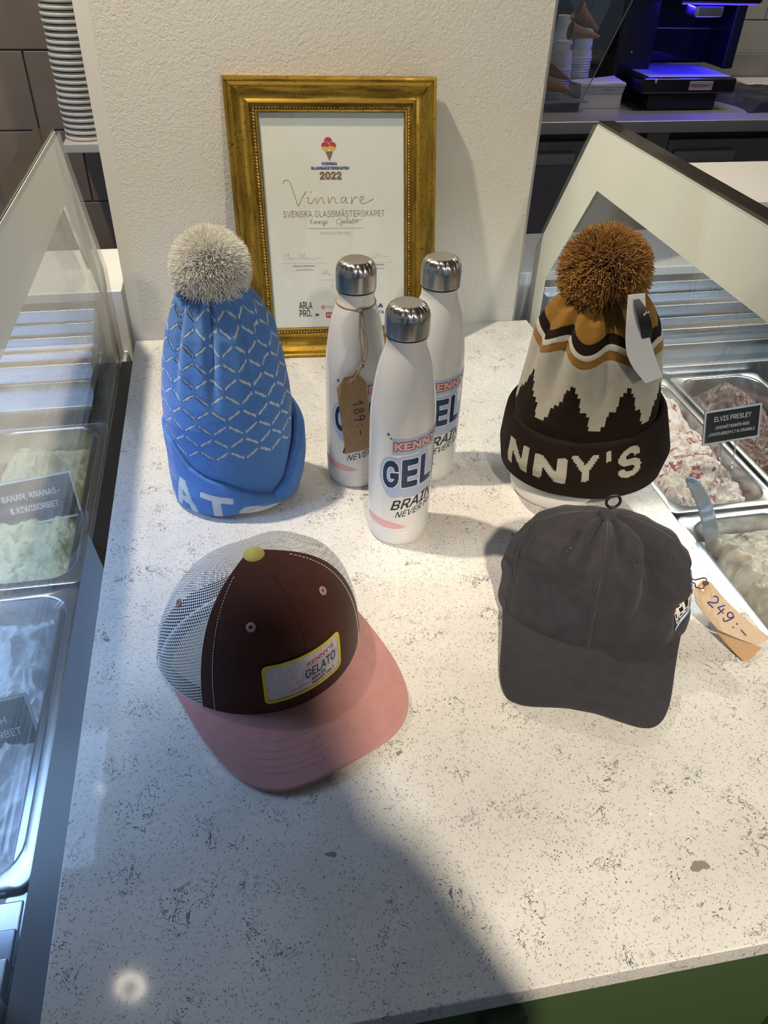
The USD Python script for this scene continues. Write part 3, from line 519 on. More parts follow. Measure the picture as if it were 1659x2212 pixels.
def bottle(label, x, y):
    b = thing('bottle', label, 'bottle', (x, y, 0), 'white printed steel bottles')
    obj('body', lathe(prof_b, 96, (x, y, 0)), M['enamel'], b, smooth=30)
    obj('cap', flute_cap(at=(x, y, 0)), M['cap_steel'], b, smooth=40)
    obj('cap_gasket', lathe([(.0, .2500), (.0213, .2500), (.0220, .2506), (.0220, .2512), (.0213, .2516), (0, .2516)], 64, (x, y, 0)), M['black'], b)
    def cyl(h): return lambda p: np.c_[x + (RB + h) * np.cos(np.radians(-135) + p[:, 0] / RB), y + (RB + h) * np.sin(np.radians(-135) + p[:, 0] / RB), p[:, 1]]
    def pr(name, g, m, h, label=None): obj(name, decal(g, cyl(h), .004), M[m], b, smooth=True, label=label)
    slope = lambda g, k=.105, k0=0.: affinity.affine_transform(g, [1, 0, k, 1, 0, k0])
    big = []
    for i, ch in enumerate('GELATO'):
        g = words(ch, .03, True).buffer(.0011, join_style=2); bb = g.bounds
        w, hh = .0182, .0355 + .0012 * min(i, 3)
        g = affinity.affine_transform(g, [w / (bb[2] - bb[0]), 0, 0, hh / (bb[3] - bb[1]), -bb[0] * w / (bb[2] - bb[0]) + i * .0212 + .0005, -bb[1] * hh / (bb[3] - bb[1])])
        big.append(affinity.translate(g, 0, .0838))
    big = slope(unary_union(big), .09)
    panel = unary_union([big.buffer(.0045, join_style=2), affinity.translate(big.buffer(.0040), .002, -.0055), affinity.translate(big.buffer(.003), .004, -.0105)]).buffer(.004).buffer(-.004)
    panel = Polygon(max(getattr(panel, 'geoms', [panel]), key=lambda q: q.area).exterior)
    name_ = words("KENNY'S", .0088, True, 1.25); name_ = affinity.translate(name_, .0118, .1335); name_ = slope(name_, .105, -.001).buffer(.0006)
    band = slope(sbox(.010, .1265, .082, .1468), .105, 0)
    pr('print_band', band, 'pale_blue', .00012, 'pale blue printed band')
    pr('print_panel', panel.union(sbox(0, 0, 0, 0)), 'pale_blue', .00016, 'pale blue printed panel')
    pr('print_outline', big.buffer(.0009, join_style=2), 'pwhite', .00024, 'white outline of the capitals')
    pr('print_gap', slope(sbox(.010, .1235, .082, .1258), .105, 0).difference(panel.buffer(.0002)), 'pwhite', .0002)
    pr('print_lettering', big, 'navy', .00032, 'large navy capitals')
    pr('print_outline', name_.buffer(.0007), 'pblack', .00026, 'dark outline of the pink name')
    pr('print_lettering', name_, 'pink', .00034, 'pink name lettering')
    tag1 = affinity.translate(slope(words('BRAIN', .0125, True, .98, .28), .24), .0095, .0535)
    tag2 = affinity.translate(slope(words('NEVER FELT', .0082, True, .86, .28), .27), .0155, .0433)
    pr('print_lettering', tag1.buffer(-.00005), 'pblack', .00026, 'dark slanted lettering'); pr('print_lettering', tag2.buffer(-.00015), 'pblack', .00026, 'small dark slanted lettering')
    pr('print_swoosh', affinity.rotate(affinity.scale(Point(0.001, .0328).buffer(1, 24), .0275, .0048), -4), 'pink', .0002, 'pink printed swoosh')
    spk = lambda cx, cy, r: Polygon([(cx + (r if k % 2 == 0 else r * .28) * np.sin(k * np.pi / 4), cy + (r if k % 2 == 0 else r * .28) * np.cos(k * np.pi / 4)) for k in range(8)])
    pr('print_sparkle', unary_union([spk(.0055, .1520, .0028), spk(.0088, .1475, .0020)]), 'pblack', .0002)
    return b
b1 = bottle('white bottle with brushed steel cap nearest the camera, in front of the other two', .3345, -.5427)
copy_of(b1, (.3017, -.4248, 0), 'white steel-capped bottle with twine and a kraft price tag round its neck', rotz=-7)
copy_of(b1, (.3968, -.4261, 0), 'white steel-capped bottle standing rearmost on the right, no tag', rotz=1)
# kraft tag on twine
M['kraft'] = mat('kraft_card', (.36, .235, .125), .8, vary=(200, (.32, .20, .10), .4, .6)); M['kraft_light'] = mat('kraft_card_light', (.55, .42, .31), .8, vary=(200, (.50, .38, .27), .4, .6)); M['twine'] = mat('twine', (.33, .23, .12), .9)
kt = thing('price_tag', 'brown kraft price tag hung by twine on a white bottle', 'price tag', (.302, -.468, .055))
def plane_map(o, ex, ey, h=0.):
    o, ex, ey = map(lambda q: np.array(q, float), (o, ex, ey)); ex /= np.linalg.norm(ex); ey -= ex * (ey @ ex); ey /= np.linalg.norm(ey); nz = np.cross(ex, ey)
    return lambda p, hh=h: o + ex * p[:, :1] + ey * p[:, 1:2] + nz * hh
def card(geom, pm, t=.0006):
    v, f = flat(geom); a, b = pm(v, t / 2), pm(v, -t / 2); n = len(v)
    ring_ = np.array(geom.exterior.coords)[:-1]; m1 = trimesh.Trimesh(np.vstack([a, b]), np.vstack([f, f[:, ::-1] + n]), process=False)
    q = len(ring_); w = np.vstack([pm(ring_, t / 2), pm(ring_, -t / 2)]); k = np.arange(q)
    return m1 + tm((w, np.stack([k, (k + 1) % q, (k + 1) % q + q, k + q], 1)))
tm_ = plane_map((.2836, -.4665, .0600), (1, .10, .11), (.11, .035, 1))
shape_ = Polygon([(0, 0), (.0345, 0), (.0345, .0905), (.0255, .1025), (.0105, .1025), (0, .0905)])
hole = Point(.0180, .0955).buffer(.0028, 10)
obj('card', card(shape_.difference(hole).buffer(0), tm_), M['kraft'], kt, smooth=20)
obj('reinforcing_ring', decal(Point(.0180, .0955).buffer(.0062, 14).difference(hole), lambda p: tm_(p, .0006), None), mat('ring_card', (.40, .25, .12), .7), kt, smooth=False)
def rot_text(items, cx, cy, ang): return affinity.translate(affinity.rotate(items, ang, origin=(0, 0)), cx, cy)
d1 = unary_union([stroke([(-.001, .004), (.0015, .0075), (.0015, .0075)], .0007) if False else LineString([(-.0015, .005), (.001, .0085), (.001, 0)]).buffer(.0005), stroke([(.0095, .0065), (.0075, .0085), (.006, .0065), (.0095, .0025), (.0075, 0), (.0055, .0022), (.009, .006), (.0095, .0065)], .0010), stroke([(.0165, .0065), (.0145, .0085), (.0125, .0065), (.0145, .0045), (.0165, .0065), (.0162, .003), (.0150, 0)], .0010), Point(.0215, .0012).buffer(.0006), Point(.0215, .0050).buffer(.0006), LineString([(.0265, .0035), (.0305, .0035)]).buffer(.0005)])
obj('handwriting', decal(rot_text(affinity.scale(d1, 1.42, 1.42, origin=(0, 0)), .0165, .0660, -90), lambda p: tm_(p, .0006), None), M['ink'], kt, smooth=False)
cx, cy = .3017, -.4248
loop = [(cx + .0218 * np.cos(a), cy + .0218 * np.sin(a), .2380 - .0035 * (1 - np.sin(a)) / 2) for a in np.linspace(0, 2 * np.pi, 40, endpoint=False)]
hp = tm_(np.array([[.0180, .0955]]), .001)[0]
tw = tube(loop, .0011, 7, True) + trimesh.Trimesh(trimesh.creation.icosphere(2, .0028).vertices * (1, .8, 1) + (.3035, -.4475, .2335), trimesh.creation.icosphere(2).faces)
for o in (-.003, .0035):
    tw += tube(spline([(.3035 + o * .4, -.4478, .2330), (.3040 + o, -.4565, .212), (.3050 + o * .9, -.4640, .190), (.3030 + o * .2, -.4660, .179), hp + (0, -.001, 0)], 30), .00085, 6)
kn = spline([(.3010, -.4672, .1805), (.3042, -.4680, .1795), (.3040, -.4650, .1775), (.3010, -.4660, .1765), (.3044, -.4675, .1755)], 24)
tw += tube(kn, .0011, 6) + tube(spline([hp + (0, -.0005, .001), hp + (.0005, .0015, .004), (.3040, -.4655, .176)], 12), .0009, 6)
obj('twine', tw, M['twine'], kt, smooth=True)
# ------------------------------------------------------------------ knitted hats
def yarn_mat(name, c, c2, sheen=.2):
    return cloth(name, c, c2, 1400.0, .3, sheen)
M['yarn_blue'] = yarn_mat('yarn_blue', (.115, .285, .70), (.095, .245, .62)); M['yarn_ice'] = yarn_mat('yarn_ice', (.62, .70, .76), (.56, .64, .71)); M['yarn_ice2'] = yarn_mat('yarn_ice2', (.66, .73, .80), (.60, .68, .76))
M['yarn_dark'] = yarn_mat('yarn_dark', (.021, .0125, .0085), (.016, .0095, .0065), .03); M['yarn_cream'] = yarn_mat('yarn_cream', (.50, .475, .40), (.44, .42, .36)); M['yarn_white'] = yarn_mat('yarn_white', (.62, .60, .52), (.56, .54, .47)); M['yarn_mustard'] = yarn_mat('yarn_mustard', (.33, .165, .032), (.27, .135, .026))
def knit(S, ncol, nrow, color, rib=.0006, vshift=.5):
    """Stitched surface: every stitch a V of two quads; returns {colour: mesh}. S(u, v) -> N x 3; color(u, v) at stitch centres -> int."""
    nu = 2 * ncol
    u = np.arange(nu) / nu; v = np.arange(nrow + 1) / nrow
    U, V = np.meshgrid(u, v); off = np.where(np.arange(nu) % 2 == 0, vshift / nrow, 0.)[None]; Vs = np.clip(V + off, 0, 1)
    P = S(U, Vs); e = 1e-3
    du = S((U + e) % 1, Vs) - S((U - e) % 1, Vs); dv = S(U, np.clip(Vs + e, 0, 1)) - S(U, np.clip(Vs - e, 0, 1))
    N = np.cross(du, dv); N /= np.linalg.norm(N, axis=-1, keepdims=True) + 1e-12
    P = P + N * (np.where(np.arange(nu) % 2 == 0, 1., -1.)[None, :, None] * rib * .5)
    F = grid_faces(nu, nrow + 1, True).reshape(nrow, nu, 4)
    col = ((np.arange(nu) + 1) // 2) % ncol
    cc = color(((np.arange(ncol)) / ncol)[None, :] + 0 * np.arange(nrow)[:, None], ((np.arange(nrow) + .5) / nrow)[:, None] + 0 * np.arange(ncol)[None, :])
    lab = cc[:, col]; out = {}
    for k in np.unique(lab):
        f = F[lab == k]; ids, inv = np.unique(f, return_inverse=True)
        out[int(k)] = tm((P.reshape(-1, 3)[ids], inv.reshape(-1, 4)))
    return out
def pompom(name, parent, c, r, n, material, wdt, seed, squash=(1, 1, 1), clump=90, label=None, jit=.09, cl_=.2):
    g = np.random.default_rng(seed)
    d = g.normal(size=(n, 3)); d /= np.linalg.norm(d, axis=1, keepdims=True)
    cd = g.normal(size=(clump, 3)); cd /= np.linalg.norm(cd, axis=1, keepdims=True)
    near = cd[np.argmax(d @ cd.T, 1)]
    tip = d * (1 - cl_) + near * cl_; tip += g.normal(size=(n, 3)) * jit; 
    ln = r * g.uniform(.86, 1.06, n)
    t = np.linspace(0, 1, 6)[None, :, None]
    bend = np.cross(d, g.normal(size=(n, 3))) * 1.4 * jit
    p = (d[:, None] * (1 - t) + tip[:, None] * t + bend[:, None] * t * t); p /= np.linalg.norm(p, axis=2, keepdims=True)
    p = p * (ln[:, None, None] * (.25 + .75 * t)) * np.array(squash) + np.array(c)
    p[..., 2] -= .10 * r * (t[..., 0] ** 2) * (1 - .4 * d[:, 2:3])
    path = path_for(name, parent); b = UsdGeom.BasisCurves.Define(stage, path)
    q = p.reshape(-1, 3) + (0, 0, ZC) - base_of(parent)
    b.CreateTypeAttr('linear'); b.CreatePointsAttr(Vt.Vec3fArray.FromNumpy(q.astype(np.float32))); b.CreateCurveVertexCountsAttr(Vt.IntArray.FromNumpy(np.full(n, 6, np.int32)))
    w = np.tile(np.array([1, 1, 1, 1, .95, .7]) * wdt, n); b.CreateWidthsAttr(Vt.FloatArray.FromNumpy(w.astype(np.float32))); b.SetWidthsInterpolation('vertex')
    UsdShade.MaterialBindingAPI.Apply(b.GetPrim()).Bind(material); tag(b.GetPrim(), label, kind='stuff')
def angdiff(a, b): return (a - b + 180) % 360 - 180

# --- blue pompom hat
hb = thing('knit_hat', 'blue knitted hat with white dashes and a fluffy white pompom', 'hat', (.15, -.435, .001))
zs = np.array([0, .05, .09, .12, .145, .185, .22, .2500, .268, .280, .286])
xl = np.array([.082, .081, .0775, .0770, .0785, .0851, .094, .106, .118, .134, .146]); xr = np.array([.219, .2195, .2215, .2235, .2215, .2155, .2085, .192, .178, .163, .150])
def blue_axes(z): return (np.interp(z, zs, xl) + np.interp(z, zs, xr)) / 2, (np.interp(z, zs, xr) - np.interp(z, zs, xl)) / 2
def blue_S(u, v):
    th = 2 * np.pi * u; z = .015 + .271 * v; cx, a = blue_axes(z); b = a * .84
    up = np.clip((z - .13) / .11, 0, 1)
    deg = np.degrees(th)
    k = 1 + up * .030 * np.cos(11 * th + .6) * np.clip(1.2 - up * .3, 0, 1)
    for c, w_, amp in ((-101, 5, .24), (-110, 8, -.03), (-66, 5, .10), (-42, 5, .09), (-140, 6, .09), (60, 9, .08), (130, 9, .08)):
        k = k - amp * np.clip((z - .135) / .085, 0, 1) ** 1.2 * np.exp(-(angdiff(deg, c) / w_) ** 2)
    k = k - .02 * np.exp(-(angdiff(deg, -48) / 8) ** 2) * np.clip((.20 - z) / .1, 0, 1)
    cy = -.435 + .010 * np.clip((z - .12) / .15, 0, 1)
    return np.stack([cx + a * k * np.cos(th), cy + b * k * np.sin(th), z + 0 * th], -1)
def blue_col(u, v):
    z = .015 + .271 * v; t = (z - .080) / .0172; k = np.floor(t); tt = t - k
    p = (u * 13 + .30) % 1; tri = abs(2 * p - 1); line = .17 + .66 * np.where(k % 2 == 0, tri, 1 - tri)
    return ((abs(tt - line) < .092) & (tri > .09) & (tri < .91) & (z > .080)).astype(int)
for k, m in knit(blue_S, 286, 212, blue_col, .0016).items():
    obj('shell' if k == 0 else 'dash_pattern', m, M['yarn_blue' if k == 0 else 'yarn_ice'], hb, smooth=True, label=None if k == 0 else 'white knitted dashes forming diamonds', kind=None if k == 0 else 'stuff')
rim_t = np.array([-180, -150, -133, -115, -100, -75, -53, -35, -22, 0, 30, 60, 90, 130, 160, 180]); rim_z = np.array([.108, .098, .070, .058, .052, .034, .022, .038, .066, .098, .118, .120, .115, .112, .110, .108])
def blue_rim(deg): return np.interp((deg + 180) % 360 - 180, rim_t, rim_z)
CO = np.array([[0, -.004, .0], [.06, .0035, .0], [.16, .0085, .06], [.40, .0105, .40], [.62, .0085, .78], [.74, .0070, .95], [.80, .0045, 1.0], [.86, .0005, .97], [.93, -.002, .88], [1, -.004, .70]])
def cuff_S(axes, rim, zb, flare, cyv, br):
    def S(u, v):
        th = 2 * np.pi * u; deg = (np.degrees(th) + 180) % 360 - 180; zr = rim(deg); lo = zb(deg)
        o = np.interp(v, CO[:, 0], CO[:, 1]); f = np.interp(v, CO[:, 0], CO[:, 2]); z = lo + (zr - lo) * f
        cx, a = axes(z); fl = flare(deg) * np.clip(f * 1.6, 0, 1)
        o = o + fl * np.clip((.82 - v) / .1, 0.45, 1)
        return np.stack([cx + (a + o) * np.cos(th), cyv + (a * br + o) * np.sin(th), z], -1)
    return S
def bz(deg): return .0035 + .010 * np.exp(-(angdiff(deg, -66) / 26) ** 2)
def bflare(deg): return -.004 * np.exp(-(angdiff(deg, 180) / 50) ** 2) + .0085 * np.exp(-(angdiff(deg, -5) / 40) ** 2)
ATO = {}
def letter_polys(items):
    """items: (char, theta0, theta1, z0 at left, z0 at right, z1 left, z1 right)."""
    out = []
    for ch, t0, t1, a0, a1, b0, b1 in items:
        g = words(ch, 1.0, True).buffer(.035); bb = g.bounds; g = affinity.affine_transform(g, [1 / (bb[2] - bb[0]), 0, 0, 1 / (bb[3] - bb[1]), -bb[0] / (bb[2] - bb[0]), -bb[1] / (bb[3] - bb[1])])
        out.append((g, t0, t1, a0, a1, b0, b1))
    return out
def in_letters(polys, deg, z):
    r = np.zeros(deg.shape, bool)
    for g, t0, t1, a0, a1, b0, b1 in polys:
        x = (deg - t0) / (t1 - t0); lo = a0 + (a1 - a0) * x; hi = b0 + (b1 - b0) * x; y = (z - lo) / (hi - lo)
        k = (x > -.05) & (x < 1.05) & (y > -.05) & (y < 1.05)
        r[k] |= shapely.contains_xy(g, x[k], y[k])
    return r
lp = letter_polys([('L', -186, -160, .010, .008, .060, .056), ('A', -156, -127, .006, .003, .056, .046), ('T', -123, -93, -.002, -.004, .041, .034), ('O', -90, -62, -.010, -.014, .024, .016), ('G', 130, 156, .01, .01, .06, .06), ('E', 160, 172, .01, .01, .06, .06)])
def blue_cuff_col(u, v):
    deg = (u * 360 + 180) % 360 - 180; f = np.interp(v, CO[:, 0], CO[:, 2]); z = bz(deg) + (blue_rim(deg) - bz(deg)) * f
    deg2 = np.where(deg > 174, deg - 360, deg)
    return (in_letters(lp, deg2, z) & (v < .72) & (v > .05)).astype(int)
for k, m in knit(cuff_S(blue_axes, blue_rim, bz, bflare, -.435, .84), 300, 96, blue_cuff_col, .0015).items():
    obj('cuff' if k == 0 else 'cuff_lettering', m, M['yarn_blue' if k == 0 else 'yarn_ice2'], hb, smooth=True, label=None if k == 0 else 'white knitted capitals on the cuff')
M['pom_white'] = mat('pom_white', (.80, .785, .73), .9, sheen_weight=.3)
pompom('pompom', hb, (.1475, -.425, .2835), .0425, 11000, M['pom_white'], .00052, 5, (1.0, 1.0, .98), 220, 'fluffy white pompom', .085, .15)
def stand(label, x, y, r, h, lip=.016):
    s = thing('hat_stand', label, 'stand', (x, y, 0))
    obj('dish', lathe([(0, .001), (r * .80, 0), (r * .92, .002), (r * .985, .008), (r, lip), (r * .97, lip + .010), (r * .965, lip + .0105), (r * .965, lip + .0115), (r * .74, lip + .030), (r * .66, h - .01), (r * .5, h), (0, h)], 64, (x, y, 0)), M['stand'], s, smooth=30)
M['stand'] = mat('white_ceramic', (.80, .80, .80), .2)
stand('white round stand mostly hidden inside the blue hat', .161, -.432, .0610, .12, .004)

# --- brown pompom hat
hd = thing('knit_hat', 'dark brown and mustard knitted hat with a mustard pompom', 'hat', (.565, -.50, .045))
zd = np.array([.045, .06, .10, .13, .15, .182, .205, .222, .240, .250, .262, .274, .281])
dl = np.array([.487, .484, .482, .481, .4835, .4875, .4895, .4925, .5010, .507, .520, .538, .556]); dr = np.array([.650, .652, .651, .648, .647, .642, .6375, .632, .6205, .612, .598, .578, .561])
def brown_axes(z): return (np.interp(z, zd, dl) + np.interp(z, zd, dr)) / 2, (np.interp(z, zd, dr) - np.interp(z, zd, dl)) / 2
def brown_S(u, v):
    th = 2 * np.pi * u; z = .055 + .226 * v; cx, a = brown_axes(z); b = a * .86; deg = np.degrees(th)
    k = np.ones_like(z)
    g = np.clip((z - .135) / .09, 0, 1)
    for c, w_, amp in ((-146, 8, .17), (-103, 7, .10), (-70, 6, .08), (-178, 8, .08), (-30, 8, .10), (30, 9, .1), (80, 9, .1), (130, 9, .1)):
        k = k - amp * g ** 1.1 * np.exp(-(angdiff(deg, c) / w_) ** 2)
    k = k + .045 * g * np.cos(np.radians(angdiff(deg, -122) * 7.2)) * np.exp(-(angdiff(deg, -118) / 45) ** 2)
    zz = z - .006 * g * np.cos(np.radians(angdiff(deg, -122) * 7.2))
    return np.stack([cx + a * k * np.cos(th), -.50 + b * k * np.sin(th), zz], -1)
def brown_col(u, v):
    z = .055 + .226 * v; c = np.zeros(z.shape, int)
    p = (u * 8 + 20.5 / 45.) % 1.0
    p = (u * 360 + 111.5) / 46.0; p = p - np.floor(p + .5)       # tips at p = 0
    q = np.floor(abs(p) * 2 * 10) / 10
    lo = .1335 + q * .056; lo = .1335 + np.floor((lo - .1335) / .0056) * .0056
    c[z >= lo] = 1
    c[z >= .2085] = 2; c[z >= .2180] = 3; c[z >= .2238] = 4; c[z >= .2345] = 2
    return c
nm = {0: ('shell', 'yarn_dark', None), 1: ('spike_pattern', 'yarn_cream', 'cream stepped spikes'), 2: ('mustard_band', 'yarn_mustard', 'mustard band and crown'), 3: ('cream_stripe', 'yarn_white', 'thin cream stripe'), 4: ('dark_stripe', 'yarn_dark', 'dark brown stripe')}
for k, m in knit(brown_S, 264, 178, brown_col, .0016).items():
    obj(nm[k][0], m, M[nm[k][1]], hd, smooth=True, label=nm[k][2])
def d_axes(z): return np.interp(z, [.045, .08, .12, .15], [.5725, .5725, .567, .5625]), np.interp(z, [.045, .08, .12, .15], [.0895, .0925, .0875, .0850])
def d_rim(deg): return .1300 + .008 * np.cos(np.radians(deg)) + .006 * np.sin(np.radians(deg))
def d_bz(deg): return .046 + 0 * deg
dp = letter_polys([('N', -171, -149, .066, .066, .100, .100), ('N', -144.5, -121, .0665, .068, .0975, .1015), ('Y', -118.5, -100, .074, .077, .106, .110), ("'", -96, -91.2, .1005, .1015, .113, .115), ('S', -87.5, -69.5, .0775, .0815, .1105, .121), ('K', 140, 158, .066, .066, .098, .098)])
def brown_cuff_col(u, v):
    deg = (u * 360 + 180) % 360 - 180; f = np.interp(v, CO[:, 0], CO[:, 2]); z = d_bz(deg) + (d_rim(deg) - d_bz(deg)) * f
    return (in_letters(dp, np.where(deg > 177, deg - 360, deg), z) & (v < .74) & (v > .05)).astype(int)
for k, m in knit(cuff_S(d_axes, d_rim, d_bz, lambda g: 0 * g, -.50, .84), 300, 120, brown_cuff_col, .0015).items():
    obj('cuff' if k == 0 else 'cuff_lettering', m, M['yarn_dark' if k == 0 else 'yarn_cream'], hd, smooth=True, label=None if k == 0 else 'cream knitted capitals on the cuff')
M['pom_mustard'] = mat('pom_mustard', (.36, .175, .030), .85, sheen_weight=.2)
pompom('pompom', hd, (.5555, -.498, .2900), .0490, 8000, M['pom_mustard'], .00092, 9, (1.0, 1.0, .97), 34, 'mustard yarn pompom', .11, .38)
stand('white round stand showing under the brown hat', .549, -.4885, .0560, .13)
# blank white hang tag with its black loop
ht = thing('hang_tag', 'blank white paper tag with a black loop on the brown hat', 'tag', (.57, -.572, .195))
cl = spline([(.5500, -.566, .2895), (.5510, -.5735, .262), (.5585, -.5775, .2290), (.5835, -.5830, .1985)], 20); cr = spline([(.5680, -.566, .2905), (.5735, -.5735, .262), (.5860, -.5775, .2330), (.6015, -.5825, .2045)], 20)
pv = np.stack([cl, cr], 1).reshape(-1, 3); M['tag_white'] = mat('tag_white', (.80, .81, .83), .6)
a_ = tm((pv, grid_faces(2, 20))); b_ = a_.copy(); b_.vertices += (.0001, .0005, 0); b_.invert()
edge = np.r_[np.arange(0, 40, 2), np.arange(39, 0, -2)]; kk = np.arange(40)
obj('paper', a_ + b_ + tm((np.vstack([np.asarray(a_.vertices)[edge], np.asarray(b_.vertices)[edge]]), np.stack([kk, (kk + 1) % 40, (kk + 1) % 40 + 40, kk + 40], 1))), M['tag_white'], ht, smooth=20)
lc = spline([(.5585, -.5700, .2860), (.5690, -.5775, .2650), (.5800, -.5720, .2350), (.5850, -.5625, .2120)], 20); lw = np.interp(np.linspace(0, 1, 20), [0, .12, .3, .7, 1], [.0025, .0052, .0060, .0048, .0030])
lm = np.stack([lc - np.c_[lw, 0 * lw, lw * .2], lc + np.c_[lw, 0 * lw, lw * .2]], 1).reshape(-1, 3)
lo1 = tm((lm, grid_faces(2, 20))); lo2 = lo1.copy(); lo2.vertices += (0, .0008, 0); lo2.invert()
obj('loop', lo1 + lo2, M['black'], ht, smooth=30, label='black fabric loop')
obj('staple', tube([(.5645, -.5778, .2735), (.5700, -.5785, .2765)], .0004, 5) + tube([(.5668, -.5785, .2780), (.5660, -.5778, .2720)], .0004, 5), M['tag_white'], ht)

# ------------------------------------------------------------------ caps
class Cap:
    def __init__(s, x): (s.cx, s.cy, s.psi, s.tilt, s.roll, s.z0, s.a, s.b, s.H, s.ths, s.L, s.xb, s.zt, s.kk, s.bb, s.p, s.n, s.wf, s.pf) = x[:19]
    def loc(s, P):
        P = np.asarray(P, float); ct, st = math.cos(s.tilt), math.sin(s.tilt); cr, sr = math.cos(s.roll), math.sin(s.roll)
        X, Y, Z = P[..., 0], P[..., 1], P[..., 2]; X2 = X * ct + Z * st; Z2 = -X * st + Z * ct; Y3 = Y * cr - Z2 * sr; Z3 = Y * sr + Z2 * cr; c, q = math.cos(s.psi), math.sin(s.psi)
        return np.stack([s.cx + X2 * c - Y3 * q, s.cy + X2 * q + Y3 * c, s.z0 + Z3], -1)
    def raw(s, th, t, scale=1.0):
        c = np.cos(th); w = (1 + c) / 2; p = s.p * (1 - w) + s.pf * w
        r = np.cos(np.pi * t / 2) ** p * scale; h = np.sin(np.pi * t / 2); bl = np.where(c > 0, s.b, s.bb)
        return np.stack([s.xb * h + r * bl * c, r * s.a * np.sin(th), s.H * h * (1 - (1 - scale) * .6)], -1)
    fold = None
    def crown(s, th, t, h=0.0):
        th, t = np.asarray(th, float), np.asarray(t, float)
        f = lambda a, b: s.raw(a, np.clip(b, 0, 1)) if s.fold is None else s.fold(a, np.clip(b, 0, 1))
        P = f(th, t)
        if np.any(h):
            e = 2e-3; du = f(th + e, t) - f(th - e, t); dv = f(th, t + e) - f(th, t - e); N = np.cross(du, dv); N /= np.linalg.norm(N, axis=-1, keepdims=True) + 1e-12; P = P + N * h
        return s.loc(P)
    def brim_raw(s, ph, t):
        t0 = 1.42; xj = s.b * math.cos(t0); X = xj + (s.b + s.L - xj) * abs(np.cos(ph)) ** (2 / s.n); Y = s.a * s.wf * np.sign(ph) * abs(np.sin(ph)) ** (2 / s.n); th = ph / (np.pi / 2) * t0
        Xi, Yi = (s.b - .003) * np.cos(th), (s.a - .003) * np.sin(th); X = Xi + (X - Xi) * t; Y = Yi + (Y - Yi) * t
        fr = np.clip((X - xj) / (s.b + s.L - xj), 0, 1)
        return np.stack([X, Y, s.zt * t * np.cos(ph) - s.kk * Y * Y * fr * t + .0015], -1)
    def brim(s, ph, t, h=0.0): P = s.brim_raw(np.asarray(ph, float), np.asarray(t, float)); P[..., 2] += h; return s.loc(P)
def panel(cp, t0, t1, s0=0., s1=.9995, nu=90, nv=60, h=0., uvk=None):
    th, t = np.meshgrid(np.linspace(t0, t1, nu), np.linspace(s0, s1, nv)); P = cp.crown(th, t, h)
    m = tm((P.reshape(-1, 3), grid_faces(nu, nv)))
    return (m, np.c_[th.ravel(), t.ravel()]) if uvk else m
def brim_mesh(cp, th=.0042, nu=90, nv=26):
    ph = np.linspace(-np.pi / 2 * .999, np.pi / 2 * .999, nu); t = np.linspace(0, 1, nv); r = th / 2; rows = []
    for q in t[:-1]: rows.append(cp.brim(ph, np.full(nu, q), r))
    for a in np.radians(np.linspace(70, -70, 5)): rows.append(cp.brim(ph, np.full(nu, 1 - .012 * (1 - math.cos(a))), r * math.sin(a)))
    for q in t[::-1][1:]: rows.append(cp.brim(ph, np.full(nu, q), -r))
    v = np.stack(rows); return tm((v.reshape(-1, 3), grid_faces(nu, len(rows))[:, ::-1]))
def dashes(fn, s0, s1, pitch_n, fill=.62, r=.00030):
    out = []
    for k in range(pitch_n):
        a = s0 + (s1 - s0) * k / pitch_n; b = a + (s1 - s0) * fill / pitch_n
        out.append(tube(fn(np.array([a, (a + b) / 2, b])), r, 5))
    return cat_(out)
def eyelet(cp, name, th, t, m, parent, R=.0042, r=.0017, h=.0004):
    c = cp.crown(th, t, h); e = 2e-3; n = cp.crown(th, t, .002) - c; n /= np.linalg.norm(n); x = cp.crown(th + e, t) - c; x -= n * (x @ n); x /= np.linalg.norm(x); y = np.cross(n, x)
    pr = [(r * .75, -.0010), (r * .85, .0004), (r * 1.25, .0010), (R * .8, .0008), (R, -.0001)]; a = np.linspace(0, 2 * np.pi, 28, endpoint=False)
    v = np.concatenate([c + q * (x * np.cos(a)[:, None] * (1 + .03 * np.cos(9 * a)[:, None]) + y * np.sin(a)[:, None] * (1 + .03 * np.cos(9 * a)[:, None])) + n * z for q, z in pr])
    obj(name, tm((v, grid_faces(28, len(pr), True)[:, ::-1])), M[m], parent, smooth=True)
    dk = tm((np.vstack([c - n * .0002 + r * .85 * (x * np.cos(a)[:, None] + y * np.sin(a)[:, None]), [c - n * .0002]]), np.zeros((0, 3), int))) if False else None
def dome(c, n, R, h, k=24):
    n = np.array(n) / np.linalg.norm(n); x = np.cross(n, (.2, .9, .1)); x /= np.linalg.norm(x); y = np.cross(n, x); a = np.linspace(0, 2 * np.pi, k, endpoint=False)
    pr = [(R * .90, -.006), (R * .96, -.002)] + [(R * math.cos(q), h * math.sin(q)) for q in np.radians([0, 20, 40, 60, 78])] + [(.00001, h)]
    v = np.concatenate([c + q * (x * np.cos(a)[:, None] + y * np.sin(a)[:, None]) + n * z for q, z in pr]); return tm((v, grid_faces(k, len(pr), True)))
